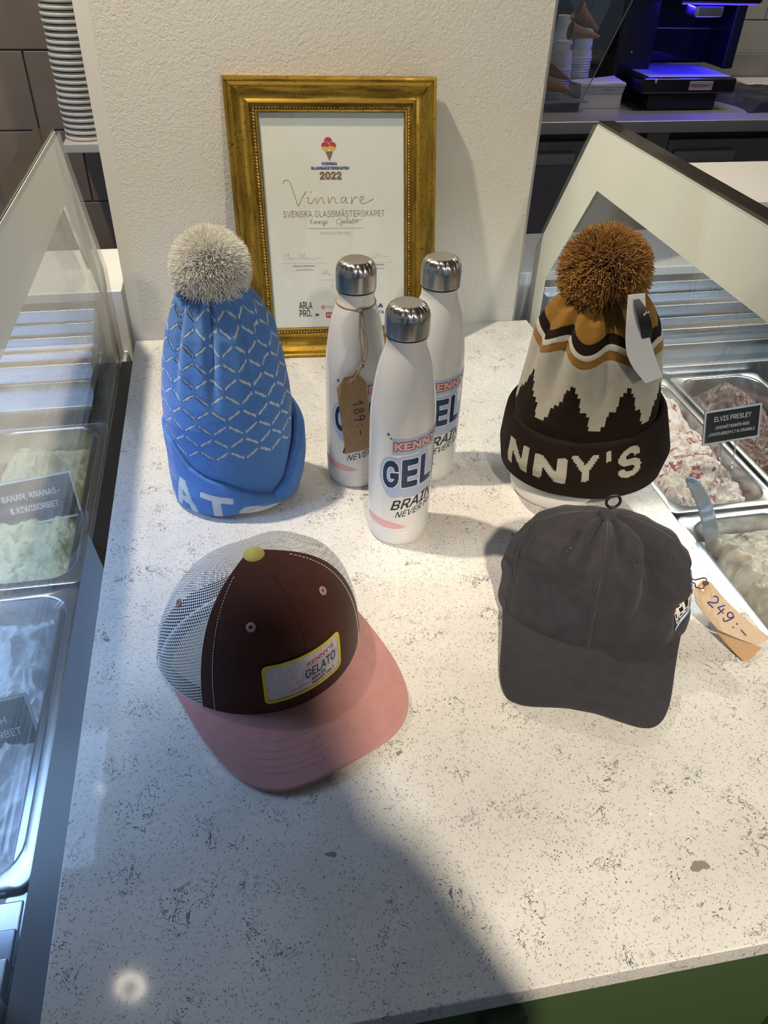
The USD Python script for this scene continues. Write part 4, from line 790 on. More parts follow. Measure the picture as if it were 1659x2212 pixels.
# --- trucker cap
C1 = Cap([0.1607, -0.6891, -1.1785, -0.0455, 0.0318, 0.0073, 0.0999, 0.1102, 0.1195, 0.9715, 0.0711, 0.0193, -0.0099, 0.2277, 0.0697, 1.0384, 3.6816, 0.9757, 0.3749])
def fold1(th, t):
    P = C1.raw(th, t); c = np.cos(th)
    d = np.clip(-c + .35, 0, 1) * np.sin(np.pi * np.clip(t, 0, 1)) * .0025 * np.sin(5 * th + 1.0 + 2 * t)
    P[..., 0] += d * c; P[..., 1] += d * np.sin(th); return P
C1.fold = fold1
M['twill_brown'] = cloth('twill_brown', (.066, .023, .017), (.055, .019, .014), 1100, .25, .08); M['twill_pink'] = cloth('twill_pink', (.50, .255, .25), (.45, .225, .22), 1100, .3, .3)
noisy('mesh_net', {'uv': ('attribute', {'attribute': 'st'}), 'sx': ('separate_xyz', {}), 'a': ('math', {'math_type': 'multiply', 'value2': 2 * math.pi}), 'b': ('math', {'math_type': 'multiply', 'value2': 2 * math.pi}), 'ca': ('math', {'math_type': 'cosine'}), 'cb': ('math', {'math_type': 'cosine'}),
    'm': ('math', {'math_type': 'multiply'}), 'r': ('map_range', {'from_min': .06, 'from_max': .16, 'clamp': True}), 'p': ('principled_bsdf', {'base_color': (.70, .70, .70), 'roughness': .5, 'sheen_weight': .2}), 't': ('transparent_bsdf', {}), 'x': ('mix_closure', {})},
    [('uv.vector', 'sx.vector'), ('sx.x', 'a.value1'), ('sx.y', 'b.value1'), ('a.value', 'ca.value1'), ('b.value', 'cb.value1'), ('ca.value', 'm.value1'), ('cb.value', 'm.value2'), ('m.value', 'r.value'), ('r.result', 'x.fac'), ('p.BSDF', 'x.closure1'), ('t.BSDF', 'x.closure2')], 'x.closure')
tc = thing('trucker_cap', 'trucker cap with brown front, white mesh back and flat pink brim', 'cap', (.17, -.71, .003))
obj('front_panel', panel(C1, -C1.ths, C1.ths, nu=110), M['twill_brown'], tc, smooth=60)
mm, uvv = panel(C1, C1.ths, 2 * np.pi - C1.ths, nu=150, nv=70, uvk=True)
rad = np.linalg.norm(C1.raw(uvv[:, 0], uvv[:, 1])[:, :2], axis=1)
obj('mesh_back', mm, M['mesh_net'], tc, smooth=True, uv=np.c_[uvv[:, 0] * .088 / .0047, uvv[:, 1] * .165 / .0038], label='white net back panels')
obj('sweatband', panel(C1, -np.pi, np.pi, .0, .16, 100, 8, -.0015), M['twill_brown'], tc, smooth=True)
M['binding'] = cloth('binding_white', (.68, .68, .68), (.6, .6, .6), 900, .2)
obj('mesh_binding', panel(C1, C1.ths, 2 * np.pi - C1.ths, 0.0, .035, 120, 4, .0006), M['mesh_net'] if False else M['binding'], tc, smooth=True)
obj('brim', brim_mesh(C1), M['twill_pink'], tc, smooth=40)
M['thread_white'] = mat('thread_white', (.70, .66, .60), .8); M['thread_pink'] = mat('thread_pink', (.55, .27, .25), .8); M['thread_dark'] = mat('thread_dark', (.035, .034, .042), .8)
for sg in (-1, 1):
    obj('seam_stitching', dashes(lambda s: C1.crown(np.full_like(s, sg * (C1.ths - .12)), s, .0003), .01, .93, 46, .62, .00035), M['thread_white'], tc, label='row of white stitches', kind='stuff')
M['seam_brown'] = mat('seam_brown', (.024, .009, .007), .9)
ss = np.linspace(.02, .96, 40); obj('centre_seam', tube(C1.crown(np.full(40, .03), ss, .00005), .0007, 6), M['seam_brown'], tc, smooth=True)
br = [dashes(lambda p: C1.brim(p, np.full_like(p, q), .0022), -1.02, 1.02, 70, .6, .00026) for q in (.42, .54, .64, .73, .81)]
obj('brim_stitching', cat_(br), M['thread_pink'], tc, kind='stuff')
M['button_yellow'] = cloth('button_yellow', (.62, .56, .17), (.56, .50, .14), 1000, .3)
ap = C1.crown(0., .999); obj('button', dome(ap + (0, 0, -.0008), (.08, -.1, 1), .0098, .0062), M['button_yellow'], tc, smooth=True)
M['eyelet_pink'] = cloth('eyelet_pink', (.42, .25, .23), (.37, .22, .20), 800, .3)
for th, t in ((-.475, .6435), (.484, .6738), (-1.488, .574), (1.865, .386)): eyelet(C1, 'eyelet', th, t, 'eyelet_pink', tc)
# woven patch, lettering only
M['patch_white'] = mat('patch_silver', (.56, .56, .60), .45, vary=(420, (.42, .41, .46), .4, .6), sheen_weight=.2); M['patch_yellow'] = mat('patch_yellow', (.62, .52, .02), .6); M['patch_blue'] = mat('patch_blue', (.36, .43, .55), .5)
def pmap(h):
    def f(p):
        u, v = p[:, 0], p[:, 1]     # u across 0..1, v up 0..1
        tb = (-.392) * (1 - u) + .372 * u; tt = (-.402) * (1 - u) + .411 * u; th = tb * (1 - v) + tt * v
        s = (.106 * (1 - u) + .131 * u) * (1 - v) + (.375 * (1 - u) + .3835 * u) * v
        return C1.crown(th, s, h)
    return f
ell = lambda g: affinity.scale(g, 1 / 1.82, 1, origin=(0, 0))        # patch is 1.82 times as wide as tall
pr_ = rrect(0, 1.82, 0, 1, .12)
pt = obj('patch', decal(ell(pr_), pmap(.0011), .05), M['patch_white'], tc, smooth=True, label='silvery woven patch with yellow edge')
obj('patch_border', decal(ell(pr_.buffer(.015).difference(rrect(.055, 1.765, .055, .945, .08))), pmap(.0017), .05), M['patch_yellow'], pt, smooth=True)
def ptxt(t, x, y, h, sx, sl, bold=True): return affinity.affine_transform(affinity.translate(words(t, h, bold, sx), 0, 0), [1, 0, sl, 1, x, y])
gl = ptxt('GELATO', .86, .345, .22, .66, .07)
obj('patch_panel', decal(ell(gl.buffer(.05).buffer(.04).buffer(-.03)), pmap(.0013), .05), M['patch_blue'], pt, smooth=True)
obj('patch_lettering', decal(ell(gl), pmap(.0015), .03), M['black'], pt, smooth=True)
obj('patch_lettering', decal(ell(ptxt("KENNY'S", .92, .66, .095, 1.25, .10)), pmap(.0015), .03), M['crimson'], pt, smooth=True)
obj('patch_lettering', decal(ell(unary_union([ptxt('BRAIN', 1.0, .215, .085, 1.0, .06), ptxt('NEVER FELT', 1.02, .105, .07, 1.05, .06)])), pmap(.0015), .03), M['black'], pt, smooth=True)
obj('patch_swoosh', decal(ell(Polygon([(.2, .10), (.95, .19), (1.02, .225), (.9, .21)])), pmap(.0014), .03), M['pink'], pt, smooth=True)

# --- soft grey cap
C2 = Cap([0.5069, -0.7128, -2.0178, -0.1992, 0.0624, 0.0137, 0.0965, 0.0818, 0.1256, 1.0299, 0.0722, 0.0343, -0.0160, 4.8551, 0.0462, 0.8467, 4.1372, 0.8570, 0.4032])
def fold2(th, t):
    P = C2.raw(th, t); deg = np.degrees(th); env = np.sin(np.pi * np.clip(t, 0, 1)) ** 1.0
    d = 0 * t
    for c, w_, t0, tw, amp in ((-14, 5, .82, .22, -.0055), (9, 5, .80, .25, -.0045), (34, 7, .62, .35, -.0075), (22, 6, .58, .3, .0045), (52, 8, .55, .35, .006), (68, 7, .45, .3, -.005), (-34, 8, .80, .2, -.004), (-60, 9, .75, .2, .003), (-8, 9, .55, .3, .002), (-30, 13, .70, .16, -.0045), (46, 11, .50, .22, .0050), (60, 8, .36, .25, -.0045), (-48, 7, .55, .25, .0030), (28, 5, .74, .14, .0030)):
        d = d + amp * np.exp(-(angdiff(deg, c + 10 * (t - t0)) / w_) ** 2 - ((t - t0) / tw) ** 2)
    q = np.stack([P[..., 0] * 38, P[..., 1] * 38, P[..., 2] * 38], -1); d = 2.0 * d + env * .030 * (meshkit.fbm(q * .55, 3, 4) - .5) + env * .006 * (1 - abs(2 * meshkit.fbm(q * .8 + 3, 2, 8) - 1) - .6) * np.clip(t * 2 - .5, 0, 1)
    c = np.cos(th); P[..., 0] += d * c; P[..., 1] += d * np.sin(th); P[..., 2] += .6 * d * np.clip(t * 1.5 - .5, 0, 1); return P
C2.fold = fold2
M['canvas_grey'] = cloth('canvas_grey', (.042, .040, .049), (.034, .032, .040), 1300, .22, .08)
gc = thing('baseball_cap', 'soft dark grey baseball cap with curved brim and a hanging ring', 'cap', (.50, -.72, .003))
six = [(-1.03, 1.03), (1.03, 2.09), (2.09, np.pi), (np.pi, 2 * np.pi - 2.09), (2 * np.pi - 2.09, 2 * np.pi - 1.03)]
for a, b in ((-1.03, 0), (0, 1.03)) + tuple(six[1:]):
    obj('crown_panel', panel(C2, a, b, nu=70, nv=80), M['canvas_grey'], gc, smooth=True)
M['seam_grey'] = cloth('seam_grey', (.036, .033, .039), (.03, .028, .033), 1300, .2)
for a in (0, 1.03, -1.03, 2.09, -2.09):
    obj('seam', tube(C2.crown(np.full(50, a), np.linspace(.0, .97, 50), .0000), .0006, 6), M['seam_grey'], gc, smooth=True)
    for o in (-.045, .045):
        obj('seam_stitching', dashes(lambda s: C2.crown(np.full_like(s, a) + o / (1.25 - s), s, .0002), .02, .86, 60, .6, .00022), M['thread_dark'], gc, kind='stuff')
obj('brim', brim_mesh(C2, .0036), M['canvas_grey'], gc, smooth=40)
obj('brim_stitching', cat_([dashes(lambda p: C2.brim(p, np.full_like(p, q), .0019), -1.15, 1.15, 80, .6, .00024) for q in (.36, .50, .62, .73, .83)]), M['thread_dark'], gc, kind='stuff')
obj('brim_welt', tube(C2.brim(np.linspace(-1.5, 1.5, 60), np.full(60, .035), .0016), .0013, 6), M['seam_grey'], gc, smooth=True)
ap2 = C2.crown(0., .998); up2 = C2.loc([0, 0, 1.]) - C2.loc([0, 0, 0.])
obj('button', dome(ap2 - up2 * .0015, up2, .0085, .0060), M['canvas_grey'], gc, smooth=True)
ra = np.linspace(0, 2 * np.pi, 40, endpoint=False); rx = np.array([.97, -.2, .1])
rc = ap2 + (.0050, .004, .0118); obj('hanging_ring', tube(rc + .0064 * (rx * np.cos(ra)[:, None] + np.array([0, .15, .98]) * np.sin(ra)[:, None]), .0014, 8, True), M['black'], gc, smooth=True)
M['eyelet_grey'] = cloth('eyelet_grey', (.035, .034, .042), (.03, .03, .036), 900, .3)
for th, t in ((-.437, .63), (.354, .641), (-1.196, .6415), (.787, .647)): eyelet(C2, 'eyelet', th, t, 'eyelet_grey', gc, .0036, .0015)
# side embroidery: name and capitals on a pale blue ground
def smap(h):
    def f(p):
        u, v = p[:, 0], p[:, 1]; th = (.985 + .001 * v) * (1 - u) + 1.62 * u; s = (.075 * (1 - u) + .20 * u) * (1 - v) + (.320 * (1 - u) + .40 * u) * v; return C2.crown(th, s, h)
    return f
ws = affinity.scale(words('GELATO', .44, True, 1), 1.0 / words('GELATO', .44, True, 1).bounds[2], 1, origin=(0, 0)); ws = affinity.translate(ws, 0, .14)
wk = words("KENNY'S", .2, True, 1); wk = affinity.translate(affinity.scale(wk, .8 / wk.bounds[2], 1, origin=(0, 0)), .04, .72)
M['stitch_blue'] = mat('stitch_blue', (.42, .58, .82), .6); M['stitch_pink'] = mat('stitch_pink', (.60, .22, .22), .6); M['stitch_pale'] = mat('stitch_pale', (.66, .64, .62), .6)
eb = obj('side_embroidery', decal(sbox(-.02, 0, 1.04, .97), smap(.0006), .06), M['black'], gc, smooth=True, label='pale blue, black and pink stitched lettering')
obj('stitched_edge', decal(unary_union([sbox(-.02, 0, 1.04, .09), sbox(-.02, .64, 1.04, .69), sbox(-.02, .93, 1.04, .97)]), smap(.0011), .05), M['stitch_blue'], eb, smooth=True)
obj('stitched_lettering', decal(ws.buffer(.012).difference(ws.buffer(-.02)), smap(.0010), .03), M['stitch_pale'], eb, smooth=True)
obj('stitched_lettering', decal(wk, smap(.0010), .03), M['stitch_pink'], eb, smooth=True)
# kraft tag 249:-
t2 = thing('price_tag', 'pale kraft price tag with a folded corner beside the grey cap', 'price tag', (.63, -.76, .001))
o_, ex_, ey_ = np.array([.6118, -.7300, .0440]), np.array([.045, -.062, -.034]), np.array([.022, .012, .002])
lx = ex_ / np.linalg.norm(ex_); ly = ey_ - lx * (ey_ @ lx); ly /= np.linalg.norm(ly)
def tagm(h=0.):
    nz = np.cross(lx, ly); 
    if nz[2] < 0: nz = -nz
    def f(p, hh=h):
        b = -.006 * np.sin(np.pi * np.clip(p[:, :1] / .085, 0, 1)); return o_ + lx * p[:, :1] + ly * p[:, 1:2] + nz * (hh + b)
    return f
tmf = tagm()
ts = Polygon([(0, -.0095), (0, .0075), (.0075, .0150), (.045, .0163), (.086, .0170), (.0805, -.0020), (.0450, -.0190), (.0115, -.0180)]); th_ = Point(.0062, .0005).buffer(.0024, 10)
def card2(g, fn, t=.0006, edge=.006):
    v, f = flat(g); v3, f3 = trimesh.remesh.subdivide_to_size(np.c_[v, np.zeros(len(v))], f, edge, max_iter=10); a = trimesh.Trimesh(fn(v3[:, :2], t / 2), f3, process=False); b = trimesh.Trimesh(fn(v3[:, :2], -t / 2), f3[:, ::-1], process=False); return a + b
obj('card', card2(ts.difference(th_), tmf), M['kraft_light'], t2, smooth=30)
obj('folded_corner', card2(Polygon([(.0450, -.0190), (.0805, -.0020), (.0860, .0010), (.0845, -.0215), (.0820, -.0245)]), lambda p, h=0.: tmf(p, h - .0009 - .20 * np.clip(-.0020 - p[:, 1:2], 0, .03))), mat('kraft_fold', (.40, .255, .14), .8), t2, smooth=30)
obj('reinforcing_ring', decal(Point(.0062, .0005).buffer(.0060, 14).difference(th_), lambda p: tmf(p, .0006), .004), mat('ring_card2', (.52, .33, .17), .7), t2, smooth=False)
d2 = unary_union([stroke([(-.001, .0065), (.001, .0085), (.0032, .0068), (.0015, .003), (-.0012, .0002), (.0035, .0006)], .0009), LineString([(.0085, .0085), (.0062, .0035), (.0112, .0035)]).buffer(.00042), LineString([(.0098, .0062), (.0092, 0)]).buffer(.00042), stroke([(.0180, .0075), (.0155, .0085), (.0138, .0062), (.0155, .0042), (.0178, .0065), (.0180, .0068), (.0172, .003), (.0150, 0), (.0138, .001)], .0009), Point(.0225, .0012).buffer(.0006), Point(.0228, .0050).buffer(.0006), LineString([(.0275, .0035), (.0318, .0028)]).buffer(.00045)])
obj('handwriting', decal(affinity.translate(affinity.scale(d2, 1.45, 1.75, origin=(0, 0)), .0210, -.0055), lambda p: tmf(p, .0006), .004), M['navy_ink'], t2, smooth=False)
hp2 = tmf(np.array([[.0062, .0005]]), .0008)[0]; sd = C2.crown(1.45, .33, .001)
M['cord'] = mat('cord', (.10, .06, .035), .8)
obj('cord', tube(spline([sd, (sd + hp2) / 2 + (0, .002, .004), hp2 + (.004, .004, .003), hp2], 24), .0007, 6) + tube(spline([sd + (0, 0, -.004), (sd + hp2) / 2 + (-.002, 0, -.001), hp2 + (-.003, 0, .001), hp2], 24), .0007, 6) + trimesh.Trimesh(trimesh.creation.icosphere(2).vertices * (.0034, .0026, .0026) + hp2 + (.0045, .0045, .003), trimesh.creation.icosphere(2).faces), M['cord'], t2, smooth=True)
# ------------------------------------------------------------------ behind the pillar on the left: cup stack on a white shelf
sh = thing('wall_shelf', 'white shelf on the tiled wall carrying a tall stack of paper bowls', 'shelf', (-.06, .80, .130))
obj('board', rbox(-.175, .06, .70, .8930, .1215, .1405, .002), M['white_shelf'], sh)
ORD = 'first second third fourth fifth sixth seventh eighth ninth tenth eleventh twelfth thirteenth fourteenth fifteenth sixteenth seventeenth eighteenth nineteenth twentieth twenty-first twenty-second twenty-third twenty-fourth'.split()
M['lid_white'] = mat('lid_white', (.84, .83, .80), .35)
first = None
for k in range(24):
    z = .1405 + .0003 + k * .01235; dx = .0011 * math.sin(k * .9); lab = 'white paper bowl, %s from the bottom of the tall stack on the shelf' % ORD[k]
    if first is None:
        first = thing('paper_bowl', lab, 'bowl', (-.128, .765, z), 'paper bowls stacked on the shelf')
        obj('rim', lathe([(.0435, .0042), (.0448, .0015), (.0462, .0008), (.0475, .0022), (.0478, .0045), (.0468, .0068), (.0452, .0078), (.0437, .0068), (.0435, .0042)], 48, (-.128, .765, z)), M['lid_white'], first, smooth=True)
        obj('cup_wall', lathe([(0, .0002), (.036, .0), (.0385, .0004), (.0440, .0098), (.0437, .0104), (.0380, .0012), (0, .0012)], 48, (-.128, .765, z)), M['paper_cup'], first, smooth=40)
    else:
        copy_of(first, (-.128 + dx, .765, z), lab)
# ------------------------------------------------------------------ back kitchen on the right
M['worktop_steel'] = mat('worktop_steel', (.46, .44, .42), .36, .5, vary=(4, (.36, .345, .33), .35, .65)); M['door_steel'] = mat('door_steel', (.22, .205, .20), .4, .35, vary=(3, (.18, .17, .165), .35, .65)); M['door_dark'] = mat('door_dark', (.02, .02, .022), .4); M['handle_steel'] = mat('handle_steel', (.34, .33, .31), .35, .5)
kb = thing('kitchen_bench', 'long stainless steel bench with refrigerated doors behind the pillar', 'bench', (2.1, 1.9, -.95))
obj('worktop', rbox(.75, 3.4, 1.500, 2.235, -.040, 0, .004), M['worktop_steel'], kb)
obj('upstand', rbox(.75, 3.4, 2.225, 2.246, .0005, .10, .003), M['worktop_steel'], kb)
obj('carcass', box(.76, 3.39, 1.57, 2.22, -.87, -.0405), M['door_dark'], kb)
for x0, x1 in ((1.05, 1.655), (1.745, 2.16), (2.185, 2.75)):
    d = obj('door', rbox(x0, x1, 1.545, 1.5695, -.84, -.072, .004), M['door_steel'], kb)
    obj('handle', rbox(x0 + .02, x0 + .34 if x0 < 1.5 else x0 + .262, 1.522, 1.5445, -.148, -.104, .008), M['handle_steel'], d)
obj('frame_post', box(1.657, 1.743, 1.550, 1.5695, -.84, -.045), M['door_steel'], kb)
obj('kick_plate', box(.76, 3.39, 1.62, 2.2, -.95, -.871), M['door_dark'], kb)
struct('trim_1', box(.2, 3.4, 2.2465, 2.2495, .0, .10), M['grout_grey'])

M['machine_black'] = mat('machine_black', (.010, .010, .011), .22); M['machine_gloss'] = mat('machine_gloss', (.006, .006, .010), .05)
M['led_blue'] = usdkit.material(stage, '/World/Looks/led_blue', {'e': ('emission', {'color': (.05, .03, 1.0), 'strength': 3.0})}, [], 'e.emission')
M['tray_grille'] = mat('tray_grille', (.5, .5, .5), .4, .3)
cm = thing('drinks_machine', 'black drinks machine with a blue lit drip tray on the steel bench', 'machine', (1.85, 1.85, 0))
obj('base', rbox(1.690, 1.955, 1.660, 2.08, .0005, .054, .006), M['machine_black'], cm)
obj('drip_tray_body', rbox(1.648, 2.012, 1.645, 1.93, .0545, .106, .010), M['machine_black'], cm, smooth=50)
obj('drip_tray', rbox(1.672, 1.99, 1.660, 1.90, .1062, .1100, .002), M['tray_grille'], cm, label='steel grille of the drip tray')
obj('left_tower', rbox(1.600, 1.742, 1.80, 2.16, .0005, .80, .012), M['machine_black'], cm, smooth=50)
obj('right_tower', rbox(2.030, 2.075, 1.80, 2.16, .1105, .80, .008), M['machine_black'], cm, smooth=50)
obj('back_panel', box(1.7425, 2.0295, 1.94, 2.10, .1105, .80), M['machine_gloss'], cm)
obj('panel_edge', box(1.744, 2.028, 1.9375, 1.9398, .222, .226), M['steel_dark'], cm)
obj('head', rbox(1.722, 2.026, 1.640, 1.935, .330, .80, .012), M['machine_black'], cm, smooth=50)
obj('light_bar', box(1.738, 2.010, 1.652, 1.660, .3255, .3297), M['led_blue'], cm, label='blue light bar')
obj('spout', rbox(1.800, 1.905, 1.668, 1.75, .286, .3250, .010), M['steel'], cm, smooth=50)
obj('tower_knob', trimesh.Trimesh(trimesh.creation.icosphere(2, .004).vertices + (1.655, 1.797, .165), trimesh.creation.icosphere(2).faces), M['steel'], cm, smooth=True)
obj('tray_corner', trimesh.Trimesh(trimesh.creation.icosphere(2, .006).vertices * (1, .5, 1) + (1.695, 1.643, .097), trimesh.creation.icosphere(2).faces), M['steel'], cm, smooth=True)
M['badge'] = mat('badge', (.42, .41, .40), .4); M['badge_red'] = mat('badge_red', (.25, .02, .02), .5)
obj('badge', rbox(1.826, 1.917, 1.6430, 1.6446, .068, .097, .0006), M['badge'], cm)
bt = words('FRIGOMAT', .0090, True, 1.25); bt = centred(bt, 1.8715, .0780); obj('badge_lettering', decal(bt, lambda p: np.c_[p[:, 0], np.full(len(p), 1.6427), p[:, 1]], None), M['badge_red'], cm, smooth=False)

# napkins, cups and cones
M['napkin'] = mat('napkin', (.62, .61, .60), .8)
def napkin_block(x0, x1, y0, y1, z0, z1, seed):
    u, v = np.meshgrid(np.linspace(0, 1, 18), np.linspace(0, 1, 14)); X = x0 + (x1 - x0) * u; Y_ = y0 + (y1 - y0) * v
    w = .006 * (meshkit.fbm(np.stack([u * 3, v * 3, 0 * u + seed], -1), 3, seed) - .5)
    top = np.stack([X + .004 * np.sin(6 * v), Y_, z1 + w + .006 * np.sin(3 * u + seed) * v], -1); bot = np.stack([X, Y_, z0 + 0 * u], -1)
    n = u.size; f = grid_faces(18, 14); ed = np.r_[np.arange(17), np.arange(17, n - 1, 18), np.arange(n - 1, n - 18, -1), np.arange(n - 18, 0, -18)]
    nx = np.roll(ed, -1); V = np.vstack([top.reshape(-1, 3), bot.reshape(-1, 3)])
    return tm((V, np.vstack([f, f[:, ::-1] + n, np.stack([ed + n, nx + n, nx, ed], 1)])))
npk = thing('napkin_pile', 'pile of folded white paper napkins on the steel bench', 'napkins', (1.53, 1.745, .0005))
for k, (a, b) in enumerate(((.001, .052), (.0525, .062), (.0625, .072), (.0725, .081))):
    obj('napkin', napkin_block(1.446 - .003 * k, 1.603 + .002 * k, 1.700 - .002 * k, 1.80, a, b, k + 2), M['napkin'], npk, smooth=40)
def cup_parts(x, y, z, t):
    obj('wall', lathe([(0, .0885), (.0265, .0890), (.0278, .0900), (.0365, .006), (.0358, .006), (.0265, .0872), (0, .0872)][::-1], 40, (x, y, z)), M['paper_cup'], t, smooth=40)
    obj('rolled_rim', lathe([(.0362, .0042), (.0368, .0012), (.0382, .0010), (.0390, .0030), (.0384, .0052), (.0368, .0056), (.0362, .0042)], 40, (x, y, z)), M['lid_white'], t, smooth=True)
cf = None
for sx, sy, n, lab in ((1.492, 1.862, 17, 'upturned paper cup, %s from the top of the stack behind the napkins'), (1.437, 1.93, 21, 'upturned paper cup, %s from the top of the taller stack behind cones'), (1.412, 1.842, 13, 'upturned paper cup, %s from the top of the low stack behind the holder')):
    for k in range(n):
        z = .0006 + k * .0086; g = {1.492: 'paper cups stacked behind the napkins', 1.437: 'paper cups in the taller stack', 1.412: 'paper cups in the low stack'}[sx]; lb = lab % ORD[n - 1 - k]
        if cf is None:
            cf = thing('paper_cup', lb, 'cup', (sx, sy, z), g); cup_parts(sx, sy, z, cf)
        else: copy_of(cf, (sx + .0012 * math.sin(k * 1.7), sy, z), lb, g)
M['blue_print'] = mat('blue_print', (.05, .12, .45), .5)
M['wafer'] = mat('wafer', (.36, .175, .045), .6, bump=(160, .5, .002), vary=(60, (.26, .11, .025), .4, .6))
ch = thing('cone_holder', 'clear acrylic cone holder with a slanted front edge beside the pillar', 'cone holder', (1.38, 1.69, .0005))
for y in (1.640, 1.780):
    m = trimesh.creation.extrude_polygon(Polygon([(1.20, .001), (1.455, .001), (1.455, .036), (1.425, .040), (1.548, .345), (1.60, .60), (1.20, .60)]), .004, engine='earcut'); v = m.vertices; obj('side_panel', trimesh.Trimesh(np.c_[v[:, 0], y - v[:, 2], v[:, 1]], m.faces, process=False), M['glass'], ch, smooth=False)
obj('front_edge', tube([(1.425, 1.6375, .040), (1.548, 1.6375, .345), (1.60, 1.6375, .60)], .0022, 6), mat('acrylic_edge', (.30, .30, .30), .3), ch)
obj('tray', box(1.20, 1.455, 1.645, 1.7755, .030, .034), M['handle_steel'], ch)
obj('upper_tray', box(1.20, 1.470, 1.645, 1.7755, .190, .193), M['glass'], ch, smooth=False)
def cone(label, tip, head, r):
    t = thing('wafer_cone', label, 'ice cream cone', (head[0], head[1], min(tip[2], head[2]) - r)); a, b = np.array(tip, float), np.array(head, float); L = np.linalg.norm(b - a)
    m = lathe([(.001, 0), (.005, .004), (r, L), (r - .002, L), (.003, .010)], 28); R = trimesh.geometry.align_vectors([0, 0, 1], (b - a) / L); m.apply_transform(R); m.apply_translation(a); obj('wafer', m, M['wafer'], t, smooth=50)
    w = lathe([(r - .0005, L * .93), (r + .0016, L * .935), (r + .0016, L * .995), (r - .0005, L)], 28); w.apply_transform(R); w.apply_translation(a); obj('rolled_edge', w, M['wafer'], t, smooth=50)
cone('brown wafer cone lying topmost in the clear holder', (1.470, 1.700, .243), (1.385, 1.705, .300), .030)
cone('brown wafer cone lying lower right in the clear holder', (1.476, 1.690, .2250), (1.365, 1.690, .244), .026)
cone('brown wafer cone on the bottom tray nearest the pillar', (1.405, 1.690, .058), (1.30, 1.690, .085), .026)
cone('brown wafer cone on the bottom tray behind its neighbour', (1.410, 1.74, .088), (1.31, 1.745, .125), .024)
cc = thing('printed_cup', 'translucent printed cup beside the clear cone holder', 'cup', (1.44, 1.86, .0)) if False else None
# dark folded cloth and a white tray at the right edge of the bench
u, v = np.meshgrid(np.linspace(0, 1, 60), np.linspace(0, 1, 40)); X = 2.06 + .52 * u; Y_ = 1.60 + .40 * v - .04 * u
e = np.clip(np.minimum(np.minimum(u, 1 - u), np.minimum(v, 1 - v)) * 9, 0, 1)
Zc = .001 + e * (.016 + .040 * meshkit.fbm(np.stack([u * 5, v * 5, 0 * u], -1), 4, 3) * (.4 + .6 * v))
obj('folded_cloth', tm((np.stack([X + .02 * np.sin(7 * v), Y_ + .015 * np.sin(8 * u), Zc], -1).reshape(-1, 3), grid_faces(60, 40))), mat('dark_plastic', (.018, .018, .022), .22), None, smooth=True, label='crumpled dark plastic cloth lying on the steel bench at the right edge', cat='cloth')
obj('white_tray', rbox(2.32, 2.52, 2.06, 2.20, .001, .016, .004), M['lid_white'], None, label='flat white tray behind the crumpled dark cloth', cat='tray')
wc = thing('white_cabinet', 'low white cabinet behind the right gelato case', 'cabinet', (1.8, .45, -.95))
obj('top', rbox(1.425, 2.3, .30, .60, -.008, .0105, .002), M['white_shelf'], wc); obj('body', box(1.435, 2.29, .31, .59, -.95, -.0085), M['white_shelf'], wc)

# ------------------------------------------------------------------ ceiling lamps
M['lamp_body'] = mat('lamp_body', (.05, .05, .05), .5)
M['lamp_glow'] = usdkit.material(stage, '/World/Looks/lamp_glow', {'e': ('emission', {'color': (1.0, .85, .62), 'strength': 45.0})}, [], 'e.emission')
for (p, e_, a_, c_), lab in zip(LAMPS, ('ceiling spotlight above the left front of the pillar', 'ceiling spotlight behind the photographer', 'ceiling spotlight over the shelf with the paper bowls', 'ceiling spotlight in front of the right gelato case')):
    t = thing('ceiling_spotlight', lab, 'lamp', (p[0], p[1], p[2] + .02)); d = np.array(p) - np.array(a_); d /= np.linalg.norm(d); R = trimesh.geometry.align_vectors([0, 0, 1], d)
    m = lathe([(.036, .012), (.044, .085), (.050, .10), (0, .10)], 32); m.apply_transform(R); m.apply_translation(np.array(p)); obj('housing', m, M['lamp_body'], t, smooth=40)
    g = lathe([(0.026, .020), (.034, .018)], 32); g.apply_transform(R); g.apply_translation(np.array(p)); obj('reflector', g, M['lamp_glow'], t, smooth=True)
    obj('stem', tube([np.array(p) + d * .08, (p[0] + d[0] * .08, p[1] + d[1] * .08, 1.7495)], .008, 8), M['lamp_body'], t)

# ------------------------------------------------------------------ the photographer, whose shadow falls on the counter
import manifold3d as m3
def limb(chain):
    out = []
    for (a, ra), (b, rb) in zip(chain[:-1], chain[1:]):
        out.append(m3.Manifold.batch_hull([m3.Manifold.sphere(ra, 20).translate(list(map(float, a))), m3.Manifold.sphere(rb, 20).translate(list(map(float, b)))]))
    return out
def fuse(parts, ref=.012, it=8):
    m = m3.Manifold.batch_boolean(parts, m3.OpType.Add).refine_to_length(ref); t = tm(m); t = trimesh.Trimesh(t.vertices, t.faces, process=True); trimesh.smoothing.filter_taubin(t, iterations=it); return t
px = .065
rr_, uu_, ww_ = np.array(_r), np.array(_u), np.array(_w); eye = np.array([.1720515, -1.24743215, .5935])
phc = eye - rr_ * .022 - uu_ * .056 - ww_ * .007
per = thing('person', 'standing photographer holding up a phone, casting the soft shadow on the counter', 'person', (px, -1.54, -.95))
head = np.array([px + .075, -1.400, .625])
hl, hr_ = phc - rr_ * .041 + uu_ * .006 - ww_ * .006, phc + rr_ * .041 + uu_ * .004 - ww_ * .006
wl, wr = hl - rr_ * .035 - uu_ * .070 - ww_ * .030, hr_ + rr_ * .040 - uu_ * .070 - ww_ * .030
shl, shr = np.array([px - .175, -1.43, .455]), np.array([px + .165, -1.44, .44]); ell_, elr = np.array([px - .24, -1.29, .33]), np.array([px + .20, -1.30, .26])
